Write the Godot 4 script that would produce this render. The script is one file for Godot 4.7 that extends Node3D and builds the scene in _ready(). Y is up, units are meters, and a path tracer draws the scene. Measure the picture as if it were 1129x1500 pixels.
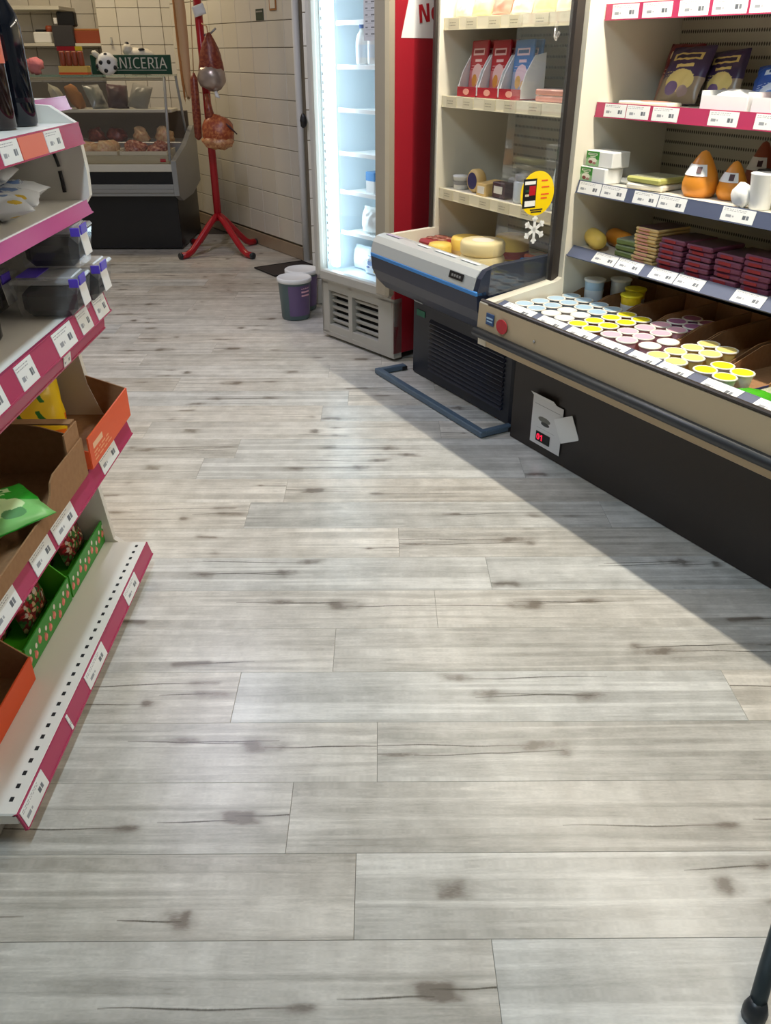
extends Node3D

var M := {}
var T := {}
var taken := {}
var XF := Transform3D.IDENTITY
var SHARED := {}
const CAB := -1.0646508        # turn of the chilled cabinets along the slanting wall (-61 degrees)
const FRI := -0.8726646        # turn of the upright fridge (-50 degrees)
const GON := 1.5707963         # turn of the gondola


# ---------------------------------------------------------------- nodes
func numbered(called: String) -> String:
	if not taken.has(called):
		taken[called] = 0
		return called
	taken[called] += 1
	return "%s_%03d" % [called, taken[called]]


func thing(called: String, label: String, category: String, at := Vector3.ZERO, turn := 0.0, group := "") -> Node3D:
	var o := Node3D.new()
	o.name = numbered(called)
	add_child(o)
	o.position = at
	o.rotation.y = turn
	o.set_meta("label", label)
	o.set_meta("category", category)
	if group != "":
		o.set_meta("group", group)
	return o


func setting(called: String, at := Vector3.ZERO, turn := 0.0) -> Node3D:
	var o := Node3D.new()
	o.name = called
	add_child(o)
	o.position = at
	o.rotation.y = turn
	o.set_meta("kind", "structure")
	return o


func dup(o: Node3D, called: String, at: Vector3, turn: float, label := "") -> Node3D:
	var c: Node3D = o.duplicate()
	c.name = numbered(called)
	add_child(c)
	c.position = at
	c.rotation.y = turn
	if label != "":
		c.set_meta("label", label)
	return c


func cab(x: float, y: float, z: float) -> Vector3:
	return Vector3(x * 0.4848096 - z * 0.8746197, y, x * 0.8746197 + z * 0.4848096)


func gon(x: float, y: float, z: float) -> Vector3:
	return Vector3(z, y, -x)


# ---------------------------------------------------------------- meshes
func S(smooth := false) -> SurfaceTool:
	var st := SurfaceTool.new()
	st.begin(Mesh.PRIMITIVE_TRIANGLES)
	st.set_smooth_group(0 if smooth else -1)
	XF = Transform3D.IDENTITY
	return st


func mesh(st: SurfaceTool) -> ArrayMesh:
	st.generate_normals()
	XF = Transform3D.IDENTITY
	return st.commit()


func inst(me: Mesh, called: String, m: Material, parent: Node3D, at := Vector3.ZERO, rot := Vector3.ZERO) -> MeshInstance3D:
	var o := MeshInstance3D.new()
	o.name = called
	o.mesh = me
	o.material_override = m
	parent.add_child(o, true)
	o.position = at
	o.rotation = rot
	return o


func fin(st: SurfaceTool, called: String, m: Material, parent: Node3D, at := Vector3.ZERO, rot := Vector3.ZERO) -> MeshInstance3D:
	return inst(mesh(st), called, m, parent, at, rot)


func tri(st: SurfaceTool, a: Vector3, b: Vector3, c: Vector3, ua := Vector2.ZERO, ub := Vector2.ZERO, uc := Vector2.ZERO) -> void:
	st.set_uv(ua); st.add_vertex(XF * a)
	st.set_uv(uc); st.add_vertex(XF * c)
	st.set_uv(ub); st.add_vertex(XF * b)


func quad(st: SurfaceTool, a: Vector3, b: Vector3, c: Vector3, d: Vector3, uv := false) -> void:
	if uv:
		tri(st, a, b, c, Vector2(0, 1), Vector2(1, 1), Vector2(1, 0))
		tri(st, a, c, d, Vector2(0, 1), Vector2(1, 0), Vector2(0, 0))
	else:
		tri(st, a, b, c)
		tri(st, a, c, d)


# box with chamfered edges; the +z face carries UVs
func bx(st: SurfaceTool, c: Vector3, s: Vector3, b := 0.0) -> void:
	var h := s / 2
	if b <= 0.0:
		var P := func(x, y, z): return c + Vector3(x * h.x, y * h.y, z * h.z)
		quad(st, P.call(-1, -1, 1), P.call(1, -1, 1), P.call(1, 1, 1), P.call(-1, 1, 1), true)
		quad(st, P.call(1, -1, -1), P.call(-1, -1, -1), P.call(-1, 1, -1), P.call(1, 1, -1))
		quad(st, P.call(1, -1, 1), P.call(1, -1, -1), P.call(1, 1, -1), P.call(1, 1, 1))
		quad(st, P.call(-1, -1, -1), P.call(-1, -1, 1), P.call(-1, 1, 1), P.call(-1, 1, -1))
		quad(st, P.call(-1, 1, 1), P.call(1, 1, 1), P.call(1, 1, -1), P.call(-1, 1, -1))
		quad(st, P.call(-1, -1, -1), P.call(1, -1, -1), P.call(1, -1, 1), P.call(-1, -1, 1))
		return
	b = minf(b, minf(h.x, minf(h.y, h.z)) * 0.98)
	var Q := func(x, y, z, f):   # corner (x,y,z), on the face of axis f
		var v := Vector3(x * (h.x - (0.0 if f == 0 else b)), y * (h.y - (0.0 if f == 1 else b)), z * (h.z - (0.0 if f == 2 else b)))
		return c + v
	for s1 in [-1, 1]:
		# faces
		if s1 == 1:
			quad(st, Q.call(-1, -1, 1, 2), Q.call(1, -1, 1, 2), Q.call(1, 1, 1, 2), Q.call(-1, 1, 1, 2), true)
			quad(st, Q.call(1, -1, 1, 0), Q.call(1, -1, -1, 0), Q.call(1, 1, -1, 0), Q.call(1, 1, 1, 0))
			quad(st, Q.call(-1, 1, 1, 1), Q.call(1, 1, 1, 1), Q.call(1, 1, -1, 1), Q.call(-1, 1, -1, 1))
		else:
			quad(st, Q.call(1, -1, -1, 2), Q.call(-1, -1, -1, 2), Q.call(-1, 1, -1, 2), Q.call(1, 1, -1, 2))
			quad(st, Q.call(-1, -1, -1, 0), Q.call(-1, -1, 1, 0), Q.call(-1, 1, 1, 0), Q.call(-1, 1, -1, 0))
			quad(st, Q.call(-1, -1, -1, 1), Q.call(1, -1, -1, 1), Q.call(1, -1, 1, 1), Q.call(-1, -1, 1, 1))
		for s2 in [-1, 1]:
			var fl: bool = s1 * s2 > 0
			# edges along x, y, z
			oq(st, c, Q.call(-1, s1, s2, 1), Q.call(1, s1, s2, 1), Q.call(1, s1, s2, 2), Q.call(-1, s1, s2, 2))
			oq(st, c, Q.call(s1, -1, s2, 0), Q.call(s1, 1, s2, 0), Q.call(s1, 1, s2, 2), Q.call(s1, -1, s2, 2))
			oq(st, c, Q.call(s1, s2, -1, 0), Q.call(s1, s2, 1, 0), Q.call(s1, s2, 1, 1), Q.call(s1, s2, -1, 1))
			for s3 in [-1, 1]:
				ot(st, c, Q.call(s1, s2, s3, 0), Q.call(s1, s2, s3, 1), Q.call(s1, s2, s3, 2))


func ot(st: SurfaceTool, o: Vector3, a: Vector3, b: Vector3, c: Vector3) -> void:
	if (b - a).cross(c - a).dot((a + b + c) / 3.0 - o) < 0:
		tri(st, a, c, b)
	else:
		tri(st, a, b, c)


func oq(st: SurfaceTool, o: Vector3, a: Vector3, b: Vector3, c: Vector3, d: Vector3) -> void:
	ot(st, o, a, b, c)
	ot(st, o, a, c, d)


# polygon of (z, y) points pushed along x
func pr(st: SurfaceTool, pts: Array, x0: float, x1: float) -> void:
	var p := PackedVector2Array(pts)
	var area := 0.0
	for i in p.size():
		area += p[i].cross(p[(i + 1) % p.size()])
	if area < 0:
		p.reverse()
	var id := Geometry2D.triangulate_polygon(p)
	for i in range(0, id.size(), 3):
		var a := p[id[i]]
		var b := p[id[i + 1]]
		var c := p[id[i + 2]]
		if (b - a).cross(c - a) < 0:
			var k := b
			b = c
			c = k
		tri(st, Vector3(x0, a.y, a.x), Vector3(x0, b.y, b.x), Vector3(x0, c.y, c.x))
		tri(st, Vector3(x1, a.y, a.x), Vector3(x1, c.y, c.x), Vector3(x1, b.y, b.x))
	for i in p.size():
		var a := p[i]
		var b := p[(i + 1) % p.size()]
		quad(st, Vector3(x0, a.y, a.x), Vector3(x1, a.y, a.x), Vector3(x1, b.y, b.x), Vector3(x0, b.y, b.x))


# (radius, y) profile turned round the y axis
func lathe(st: SurfaceTool, prof: Array, seg := 20, c := Vector3.ZERO, sx := 1.0, sz := 1.0) -> void:
	for k in prof.size() - 1:
		var p: Vector2 = prof[k]
		var q: Vector2 = prof[k + 1]
		for i in seg:
			var t0 := TAU * i / seg
			var t1 := TAU * (i + 1) / seg
			var d0 := Vector3(cos(t0) * sx, 0, sin(t0) * sz)
			var d1 := Vector3(cos(t1) * sx, 0, sin(t1) * sz)
			if i == seg - 1:
				d1 = Vector3(sx, 0, 0)
			var a := c + d0 * p.x + Vector3(0, p.y, 0)
			var b := c + d0 * q.x + Vector3(0, q.y, 0)
			var e := c + d1 * q.x + Vector3(0, q.y, 0)
			var f := c + d1 * p.x + Vector3(0, p.y, 0)
			var u0 := float(i) / seg
			var u1 := float(i + 1) / seg
			var v0 := 1.0 - float(k) / (prof.size() - 1)
			var v1 := 1.0 - float(k + 1) / (prof.size() - 1)
			if q.x > 1e-5:
				tri(st, a, b, e, Vector2(u0, v0), Vector2(u0, v1), Vector2(u1, v1))
			if p.x > 1e-5:
				tri(st, a, e, f, Vector2(u0, v0), Vector2(u1, v1), Vector2(u1, v0))


func tube(st: SurfaceTool, pts: Array, r, seg := 10) -> void:
	var rings := []
	var up := Vector3.UP
	for i in pts.size():
		var d: Vector3 = (pts[mini(i + 1, pts.size() - 1)] - pts[maxi(i - 1, 0)]).normalized()
		if absf(d.dot(up)) > 0.95:
			up = Vector3.RIGHT
		var a := d.cross(up).normalized()
		var b := a.cross(d).normalized()
		up = b
		var rr: float = r[i] if r is Array else r
		var ring := []
		for k in seg:
			var t := TAU * k / seg
			ring.append(pts[i] + (a * cos(t) + b * sin(t)) * rr)
		rings.append(ring)
	for i in rings.size() - 1:
		for k in seg:
			var n := (k + 1) % seg
			quad(st, rings[i][k], rings[i][n], rings[i + 1][n], rings[i + 1][k])
	for e in [0, rings.size() - 1]:
		for k in seg:
			var n := (k + 1) % seg
			if e == 0:
				tri(st, pts[0], rings[0][n], rings[0][k])
			else:
				tri(st, pts[e], rings[e][k], rings[e][n])


# filled bag: front is +z, sealed top and bottom; UVs on the front
func bag(st: SurfaceTool, w: float, h: float, t: float, sd := 1, nx := 10, ny := 10) -> void:
	var n := FastNoiseLite.new()
	n.seed = sd
	n.frequency = 0.35
	var F := []
	var B := []
	for j in ny + 1:
		var rf := []
		var rb := []
		for i in nx + 1:
			var u := float(i) / nx * 2 - 1
			var v := float(j) / ny * 2 - 1
			var bulge := pow(maxf(0.0, 1 - pow(absf(u), 2.6)), 0.6) * pow(maxf(0.0, 1 - pow(absf(v), 3.0)), 0.7)
			var k := n.get_noise_2d(i * 1.3, j * 1.3)
			var x := u * w / 2 * (1 - 0.08 * bulge) + k * w * 0.03
			var y := (v + 1) * h / 2 + k * h * 0.02
			rf.append(Vector3(x, y, (bulge * (0.9 + k * 0.35)) * t / 2 + 0.0006))
			rb.append(Vector3(x, y, -(bulge * (0.9 - k * 0.35)) * t / 2 - 0.0006))
		F.append(rf)
		B.append(rb)
	for j in ny:
		for i in nx:
			var u0 := Vector2(float(i) / nx, 1 - float(j) / ny)
			var u1 := Vector2(float(i + 1) / nx, 1 - float(j + 1) / ny)
			tri(st, F[j][i], F[j][i + 1], F[j + 1][i + 1], u0, Vector2(u1.x, u0.y), u1)
			tri(st, F[j][i], F[j + 1][i + 1], F[j + 1][i], u0, u1, Vector2(u0.x, u1.y))
			tri(st, B[j][i + 1], B[j][i], B[j + 1][i], Vector2(u1.x, u0.y), u0, Vector2(u0.x, u1.y))
			tri(st, B[j][i + 1], B[j + 1][i], B[j + 1][i + 1], Vector2(u1.x, u0.y), Vector2(u0.x, u1.y), u1)
	for j in ny:
		quad(st, F[j][nx], B[j][nx], B[j + 1][nx], F[j + 1][nx])
		quad(st, B[j][0], F[j][0], F[j + 1][0], B[j + 1][0])
	for i in nx:
		quad(st, F[ny][i], F[ny][i + 1], B[ny][i + 1], B[ny][i])
		quad(st, B[0][i], B[0][i + 1], F[0][i + 1], F[0][i])


# lumpy round body
func blob(st: SurfaceTool, c: Vector3, r: Vector3, amp := 0.1, sd := 1, freq := 1.2, seg := 16, rows := 10, taper := false) -> void:
	var n := FastNoiseLite.new()
	n.seed = sd
	n.frequency = freq
	var g := []
	for j in rows + 1:
		var ph := PI * j / rows - PI / 2
		var row := []
		for i in seg:
			var t := TAU * i / seg
			var d := Vector3(cos(ph) * cos(t), sin(ph), cos(ph) * sin(t))
			var k := 1.0 + amp * n.get_noise_3d(d.x, d.y, d.z) * 2.0
			var p := Vector3(d.x * r.x, d.y * r.y, d.z * r.z) * k
			if taper:
				var girth := 1.12 - 0.62 * pow((d.y + 1) / 2, 1.4)   # the body is wide below and narrows to the shank
				p = Vector3(p.x * girth, p.y, p.z * girth)
			row.append(c + p)
		g.append(row)
	for j in rows:
		for i in seg:
			var m := (i + 1) % seg
			var v0 := 1 - float(j) / rows
			var v1 := 1 - float(j + 1) / rows
			var a := float(i) / seg
			var b := float(i + 1) / seg
			if j < rows - 1:
				tri(st, g[j][i], g[j + 1][i], g[j + 1][m], Vector2(a, v0), Vector2(a, v1), Vector2(b, v1))
			else:
				tri(st, g[j][i], g[rows][0], g[j][m], Vector2(a, v0), Vector2(a, v1), Vector2(b, v0))
			if j > 0 and j < rows - 1:
				tri(st, g[j][i], g[j + 1][m], g[j][m], Vector2(a, v0), Vector2(b, v1), Vector2(b, v0))
			if j == 0:
				pass


func shared(key: String, make: Callable) -> ArrayMesh:
	if not SHARED.has(key):
		SHARED[key] = make.call()
	return SHARED[key]


func card(key: String, w: float, h: float, t: float, b := 0.0) -> ArrayMesh:
	return shared("card %s %f %f %f" % [key, w, h, t], func():
		var st := S()
		bx(st, Vector3.ZERO, Vector3(w, h, t), b)
		return mesh(st))


func words(text: String, size: float, depth: float, font: String, bold := false) -> TextMesh:
	var f := SystemFont.new()
	f.font_names = PackedStringArray([font])
	f.font_weight = 700 if bold else 400
	var t := TextMesh.new()
	t.font = f
	t.text = text
	t.font_size = 32
	t.pixel_size = size / 32.0
	t.depth = depth
	return t


# ---------------------------------------------------------------- materials
func c8(r: int, g: int, b: int) -> Color:
	return Color8(r, g, b)


func mat(key: String, c: Color, rough := 0.6, metal := 0.0, tex: Texture2D = null) -> StandardMaterial3D:
	var m := StandardMaterial3D.new()
	m.resource_name = key
	m.albedo_color = c
	m.roughness = rough
	m.metallic = metal
	if tex:
		m.albedo_texture = tex
	M[key] = m
	return m


func glass(key: String, c: Color, alpha: float, rough := 0.03) -> StandardMaterial3D:
	var m := mat(key, Color(c.r, c.g, c.b, alpha), rough)
	m.transparency = BaseMaterial3D.TRANSPARENCY_ALPHA
	return m


func tex(im: Image) -> ImageTexture:
	return ImageTexture.create_from_image(im)


func pic(w: int, h: int, bg: Color) -> Image:
	var im := Image.create(w, h, false, Image.FORMAT_RGB8)
	im.fill(bg)
	return im


func rect(im: Image, x: float, y: float, w: float, h: float, c: Color) -> void:
	im.fill_rect(Rect2i(int(x * im.get_width()), int(y * im.get_height()), maxi(1, int(w * im.get_width())), maxi(1, int(h * im.get_height()))), c)


func disc(im: Image, x: float, y: float, rx: float, ry: float, c: Color) -> void:
	var W := im.get_width()
	var H := im.get_height()
	for j in range(maxi(0, int((y - ry) * H)), mini(H, int((y + ry) * H) + 1)):
		for i in range(maxi(0, int((x - rx) * W)), mini(W, int((x + rx) * W) + 1)):
			var a := (float(i) / W - x) / rx
			var b := (float(j) / H - y) / ry
			if a * a + b * b <= 1:
				im.set_pixel(i, j, c)


# thin lines of print too small to read
func lines(im: Image, rng: RandomNumberGenerator, x: float, y: float, w: float, rows: int, step: float, hh: float, c: Color) -> void:
	for k in rows:
		var at := x
		while at < x + w * (0.75 + 0.25 * rng.randf()):
			var l := rng.randf_range(0.03, 0.1)
			rect(im, at, y + k * step, l, hh, c)
			at += l + 0.02


func noise_bytes(w: int, h: int, sd: int, freq: float, oct := 3) -> Image:
	var n := FastNoiseLite.new()
	n.seed = sd
	n.frequency = freq
	n.fractal_octaves = oct
	return n.get_image(w, h, false, false, true)


# whitewashed oak boards: ten strips, one under the other, each a board with its own grain, knots and cracks
func oak() -> ImageTexture:
	var W := 1024
	var R := 128
	var NS := 10
	var H := R * NS
	var a := noise_bytes(40, H, 3, 0.028, 4)
	a.resize(W, H, Image.INTERPOLATE_CUBIC)
	var b := noise_bytes(96, H, 8, 0.16, 3)
	b.resize(W, H, Image.INTERPOLATE_CUBIC)
	var d := noise_bytes(256, H, 21, 0.45, 2)
	d.resize(W, H, Image.INTERPOLATE_BILINEAR)
	var e := noise_bytes(W, H, 5, 0.012, 3)
	var f := noise_bytes(20, H, 14, 0.03, 2)
	f.resize(W, H, Image.INTERPOLATE_CUBIC)
	var F := f.get_data()
	var A := a.get_data()
	var B := b.get_data()
	var D := d.get_data()
	var E := e.get_data()
	var dark := PackedFloat32Array()
	dark.resize(W * H)
	var crack := PackedFloat32Array()
	crack.resize(W * H)
	var rng := RandomNumberGenerator.new()
	rng.seed = 77
	for s in NS:
		var nk := rng.randi_range(3, 5)
		for k in nk:
			var kx := rng.randf_range(40, W - 40)
			var ky := rng.randf_range(22, R - 22)
			var rx := rng.randf_range(10, 30)
			var ry := rng.randf_range(4, 11)
			var strength := rng.randf_range(0.5, 1.1)
			var tilt := rng.randf_range(-0.25, 0.25)
			for j in range(maxi(0, int(ky - ry * 4)), mini(R, int(ky + ry * 4))):
				for i in range(maxi(0, int(kx - rx * 6)), mini(W, int(kx + rx * 6))):
					var at := (s * R + j) * W + i
					var dx := (i - kx) / rx + (E[at] - 127) / 90.0
					var dy := (j - ky - (i - kx) * tilt * 0.3) / ry + (F[at] - 127) / 130.0
					var core := exp(-(dx * dx + dy * dy) * 0.7)
					var tail := exp(-absf(dx) * 0.75 - dy * dy * 1.6) * 0.42
					dark[at] = minf(1.0, dark[at] + (core + tail) * strength * (0.6 + D[at] / 320.0))
			if rng.randf() < 0.8:
				var len := rng.randf_range(90, 330)
				var dir := 1 if rng.randf() < 0.5 else -1
				var y := ky
				var sl := rng.randf_range(-0.03, 0.03)
				for q in int(len):
					var i := int(kx) + dir * q
					if i < 0 or i >= W:
						break
					sl = clampf(sl + rng.randf_range(-0.012, 0.012), -0.07, 0.07)
					y += sl
					var wd := 0.5 + 0.7 * sin(PI * q / len) * rng.randf_range(0.6, 1.1)
					for j in range(maxi(0, int(y) - 3), mini(R, int(y) + 4)):
						var at := (s * R + j) * W + i
						var k2 := clampf(1.3 - absf(j - y) / wd, 0.0, 1.0)
						crack[at] = maxf(crack[at], k2 * (0.45 + 0.4 * sin(PI * q / len)))
						dark[at] = minf(1.0, dark[at] + 0.1 * exp(-absf(j - y) * 0.5))
	var out := PackedByteArray()
	out.resize(W * H * 3)
	for s in NS:
		var tone := rng.randf_range(-0.035, 0.035)
		var warm := rng.randf_range(-0.012, 0.014)
		for j in R:
			for i in W:
				var at := (s * R + j) * W + i
				var wv := (s * R + clampi(j + int((F[at] - 127) * 0.2), 0, R - 1)) * W + i
				var v := 0.752 + tone + (A[wv] / 255.0 - 0.5) * 0.2 + (B[wv] / 255.0 - 0.5) * 0.085 + (D[wv] / 255.0 - 0.5) * 0.07 + (E[at] / 255.0 - 0.5) * 0.09
				var k := dark[at]
				v = lerpf(v, 0.40, k * 0.8)
				v = lerpf(v, 0.2, crack[at])
				out[at * 3] = clampi(int((v + 0.004 + warm + 0.012 * k) * 255), 0, 255)
				out[at * 3 + 1] = clampi(int((v - 0.008 - 0.004 * k) * 255), 0, 255)
				out[at * 3 + 2] = clampi(int((v - 0.042 - warm - 0.008 * k) * 255), 0, 255)
	return tex(Image.create_from_data(W, H, false, Image.FORMAT_RGB8, out))


func make_materials() -> void:
	var rng := RandomNumberGenerator.new()
	rng.seed = 5
	T.oak = oak()
	mat("oak", c8(255, 255, 255), 0.31, 0.0, T.oak)
	# price tag: white card, two lines of small print and the price
	for k in 3:
		var im := pic(96, 56, c8(238, 238, 234))
		lines(im, rng, 0.06, 0.12, 0.7, 2, 0.11, 0.05, c8(150, 150, 152))
		rect(im, 0.1 + 0.05 * k, 0.52, 0.17, 0.2, c8(150, 152, 156))
		rect(im, 0.3 + 0.05 * k, 0.56, 0.06, 0.14, c8(172, 172, 174))
		rect(im, 0.66, 0.44, 0.1, 0.3, c8(96, 100, 106))
		rect(im, 0.78, 0.44, 0.08, 0.3, c8(118, 122, 128))
		mat("tag%d" % k, Color.WHITE, 0.4, 0, tex(im))
	var cr := pic(96, 40, c8(214, 204, 168))
	lines(cr, rng, 0.1, 0.35, 0.6, 2, 0.25, 0.12, c8(160, 150, 122))
	mat("tag_cream", Color.WHITE, 0.45, 0, tex(cr))
	# perforated back panel: rows of small round holes
	var pf := pic(64, 64, c8(186, 180, 160))
	for j in 2:
		for i in 8:
			disc(pf, (i + 0.5) / 8, (j + 0.5) / 2 , 0.035, 0.07, c8(70, 66, 58))
	var pm := mat("perforated", Color.WHITE, 0.5, 0.1, tex(pf))
	pm.uv1_triplanar = true
	pm.uv1_scale = Vector3(12, 12, 12)
	# cardboard
	var cb := noise_bytes(128, 128, 4, 0.09, 4)
	var cbi := pic(128, 128, Color.WHITE)
	for j in 128:
		for i in 128:
			var v := cb.get_pixel(i, j).r - 0.5
			cbi.set_pixel(i, j, Color(0.60 + v * 0.05, 0.44 + v * 0.05, 0.29 + v * 0.04))
	T.cardboard = tex(cbi)
	var cm := mat("cardboard", Color.WHITE, 0.85, 0, T.cardboard)
	cm.uv1_triplanar = true
	cm.uv1_scale = Vector3(4, 4, 4)
	# meat and cheese mottling
	for a in [["meat", Color(0.52, 0.2, 0.15), Color(0.82, 0.62, 0.5)], ["ham", Color(0.62, 0.27, 0.16), Color(0.8, 0.5, 0.3)], ["cured", Color(0.47, 0.18, 0.14), Color(0.62, 0.34, 0.22)], ["fat", Color(0.86, 0.66, 0.46), Color(0.68, 0.4, 0.26)], ["poultry", Color(0.86, 0.74, 0.55), Color(0.78, 0.55, 0.4)], ["offal", Color(0.36, 0.13, 0.12), Color(0.55, 0.26, 0.2)]]:
		var nz := noise_bytes(128, 128, a[0].length() * 7, 0.05, 4)
		var im := pic(128, 128, Color.WHITE)
		for j in 128:
			for i in 128:
				im.set_pixel(i, j, a[1].lerp(a[2], smoothstep(0.35, 0.75, nz.get_pixel(i, j).r)))
		var m := mat(a[0], Color.WHITE, 0.38, 0, tex(im))
		m.uv1_triplanar = true
		m.uv1_scale = Vector3(5, 5, 5)
	# plain paints and plastics
	mat("gondola", c8(226, 222, 212), 0.42)
	mat("magenta", c8(176, 56, 92), 0.26)
	mat("magenta_pale", c8(190, 92, 142), 0.12)
	mat("orange_promo", c8(226, 112, 84), 0.35)
	mat("red_promo", c8(200, 62, 74), 0.35)
	mat("navy_rail", c8(84, 92, 116), 0.4)
	mat("cream_rail", c8(228, 218, 184), 0.45)
	mat("cream", c8(226, 219, 200), 0.5)
	mat("case_white", c8(226, 220, 204), 0.45)
	mat("tan_front", c8(192, 172, 138), 0.42)
	mat("tan_dark", c8(196, 172, 130), 0.45)
	mat("dark_trim", c8(52, 46, 42), 0.4)
	mat("rubber", c8(44, 48, 52), 0.38)
	mat("brown_base", c8(46, 40, 37), 0.5)
	mat("navy", c8(34, 42, 62), 0.34)
	mat("navy_deep", c8(28, 33, 46), 0.42)
	mat("blue_stripe", c8(60, 138, 210), 0.35)
	mat("silver", c8(206, 210, 206), 0.34, 0.25)
	mat("steel", c8(170, 172, 172), 0.35, 0.6)
	mat("fridge_grey", c8(188, 184, 174), 0.4, 0.15)
	mat("fridge_post", c8(186, 176, 156), 0.35, 0.3)
	mat("fridge_inner", c8(226, 238, 244), 0.35)
	mat("slot_dark", c8(24, 24, 24), 0.7)
	mat("red_panel", c8(158, 32, 44), 0.26)
	mat("red_paint", c8(178, 26, 38), 0.3)
	mat("white", c8(236, 236, 232), 0.45)
	mat("paper", c8(232, 232, 230), 0.7)
	mat("black", c8(22, 22, 24), 0.4)
	mat("black_gloss", c8(16, 18, 22), 0.12)
	mat("bar_blue", c8(92, 112, 130), 0.35, 0.2)
	mat("tile", c8(222, 217, 204), 0.16)
	mat("tile_b", c8(221, 215, 199), 0.18)
	mat("grout", c8(150, 138, 116), 0.8)
	mat("skirting", c8(160, 140, 116), 0.3)
	mat("plaster", c8(226, 222, 212), 0.8)
	mat("ceiling", c8(232, 230, 224), 0.85)
	mat("subfloor", c8(92, 84, 76), 0.8)
	mat("counter_black", c8(26, 27, 30), 0.35)
	mat("counter_grey", c8(158, 160, 158), 0.35, 0.2)
	mat("counter_white", c8(214, 210, 194), 0.4)
	mat("counter_beige", c8(176, 164, 132), 0.5)
	mat("counter_rear", c8(78, 68, 56), 0.4)
	mat("sign_green", c8(26, 70, 48), 0.4)
	mat("tray_white", c8(228, 218, 190), 0.4)
	mat("orange_card", c8(226, 84, 34), 0.6)
	mat("yellow", c8(238, 206, 40), 0.35)
	mat("yellow_pale", c8(240, 218, 132), 0.35)
	mat("yellow_bright", c8(244, 228, 40), 0.3)
	mat("pink", c8(240, 186, 202), 0.35)
	mat("purple", c8(170, 108, 150), 0.35)
	mat("sky", c8(178, 208, 228), 0.3)
	mat("sky_white", c8(222, 232, 238), 0.3)
	mat("navy_tray", c8(38, 42, 100), 0.35)
	mat("green", c8(70, 170, 30), 0.3)
	mat("green_dark", c8(30, 110, 40), 0.35)
	mat("cheese_yellow", c8(240, 204, 96), 0.45)
	mat("cheese_pale", c8(232, 214, 160), 0.5)
	mat("cheese_rind", c8(214, 182, 118), 0.55)
	mat("salami", c8(150, 40, 44), 0.4)
	mat("salmon", c8(214, 150, 130), 0.4)
	mat("violet_cap", c8(90, 66, 190), 0.35)
	mat("grey_pack", c8(150, 148, 144), 0.35)
	mat("terracotta", c8(150, 70, 42), 0.45)
	mat("amber_net", c8(214, 136, 40), 0.4)
	mat("mat_dark", c8(54, 46, 44), 0.9)
	mat("plum", c8(120, 62, 84), 0.35)
	mat("plum_dark", c8(74, 46, 52), 0.4)
	mat("rope_fat", c8(206, 168, 124), 0.5)
	mat("tan_box", c8(176, 118, 62), 0.7)
	glass("glass", c8(230, 240, 236), 0.015)
	glass("glass_green", c8(120, 170, 140), 0.35)
	glass("clear_plastic", c8(225, 228, 230), 0.06, 0.05)
	glass("film", c8(235, 235, 235), 0.22, 0.12)
	# bottle glass
	mat("bottle_dark", c8(14, 18, 26), 0.08)
	mat("bottle_brown", c8(34, 20, 18), 0.08)
	# printed packs: [name, ground, second, accent]
	for a in [["print_red", c8(176, 34, 44), c8(232, 190, 180), c8(222, 150, 60)], ["print_blue", c8(40, 110, 176), c8(236, 200, 206), c8(230, 170, 60)], ["print_purple", c8(62, 46, 84), c8(226, 206, 130), c8(120, 96, 140)], ["print_wine", c8(120, 30, 38), c8(222, 204, 160), c8(170, 90, 80)], ["print_azure", c8(30, 84, 176), c8(214, 226, 240), c8(60, 130, 210)], ["print_yellow", c8(236, 196, 30), c8(36, 112, 36), c8(240, 150, 40)], ["print_green", c8(40, 160, 40), c8(206, 232, 170), c8(20, 100, 40)], ["print_greenbox", c8(58, 140, 52), c8(236, 234, 214), c8(130, 50, 50)], ["print_black", c8(30, 30, 30), c8(226, 212, 40), c8(70, 130, 60)]]:
		var im := pic(128, 128, a[1])
		rect(im, 0, 0.55, 1, 0.45, a[1].lerp(a[2], 0.55))
		disc(im, 0.5, 0.62, 0.34, 0.2, a[2])
		disc(im, 0.36, 0.74, 0.16, 0.12, a[3])
		disc(im, 0.66, 0.8, 0.13, 0.09, a[3].lerp(a[2], 0.4))
		rect(im, 0.14, 0.14, 0.72, 0.14, a[2])
		rect(im, 0.2, 0.17, 0.6, 0.07, a[1].darkened(0.2))
		rect(im, 0.3, 0.34, 0.44, 0.06, a[2])
		lines(im, rng, 0.1, 0.46, 0.7, 2, 0.05, 0.02, a[2])
		mat(a[0], Color.WHITE, 0.3, 0, tex(im))
	var wb := pic(128, 128, c8(226, 232, 238))
	disc(wb, 0.5, 0.5, 0.2, 0.1, c8(120, 150, 200))
	disc(wb, 0.36, 0.66, 0.1, 0.04, c8(90, 110, 170))
	rect(wb, 0.3, 0.2, 0.3, 0.05, c8(140, 160, 200))
	disc(wb, 0.72, 0.84, 0.12, 0.06, c8(226, 190, 60))
	lines(wb, rng, 0.15, 0.36, 0.6, 2, 0.05, 0.02, c8(120, 130, 160))
	mat("print_white", Color.WHITE, 0.3, 0, tex(wb))
	# see-through sweets bag: many small sweets behind film
	var sw := pic(128, 128, c8(112, 44, 44))
	for k in 260:
		var cc: Color = [c8(170, 46, 50), c8(70, 120, 60), c8(206, 170, 130), c8(200, 90, 80), c8(90, 34, 34), c8(52, 90, 48), c8(214, 196, 180)][rng.randi_range(0, 6)]
		disc(sw, rng.randf(), rng.randf(), rng.randf_range(0.02, 0.05), rng.randf_range(0.02, 0.045), cc)
	rect(sw, 0, 0, 1, 0.16, c8(44, 130, 50))
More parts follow.
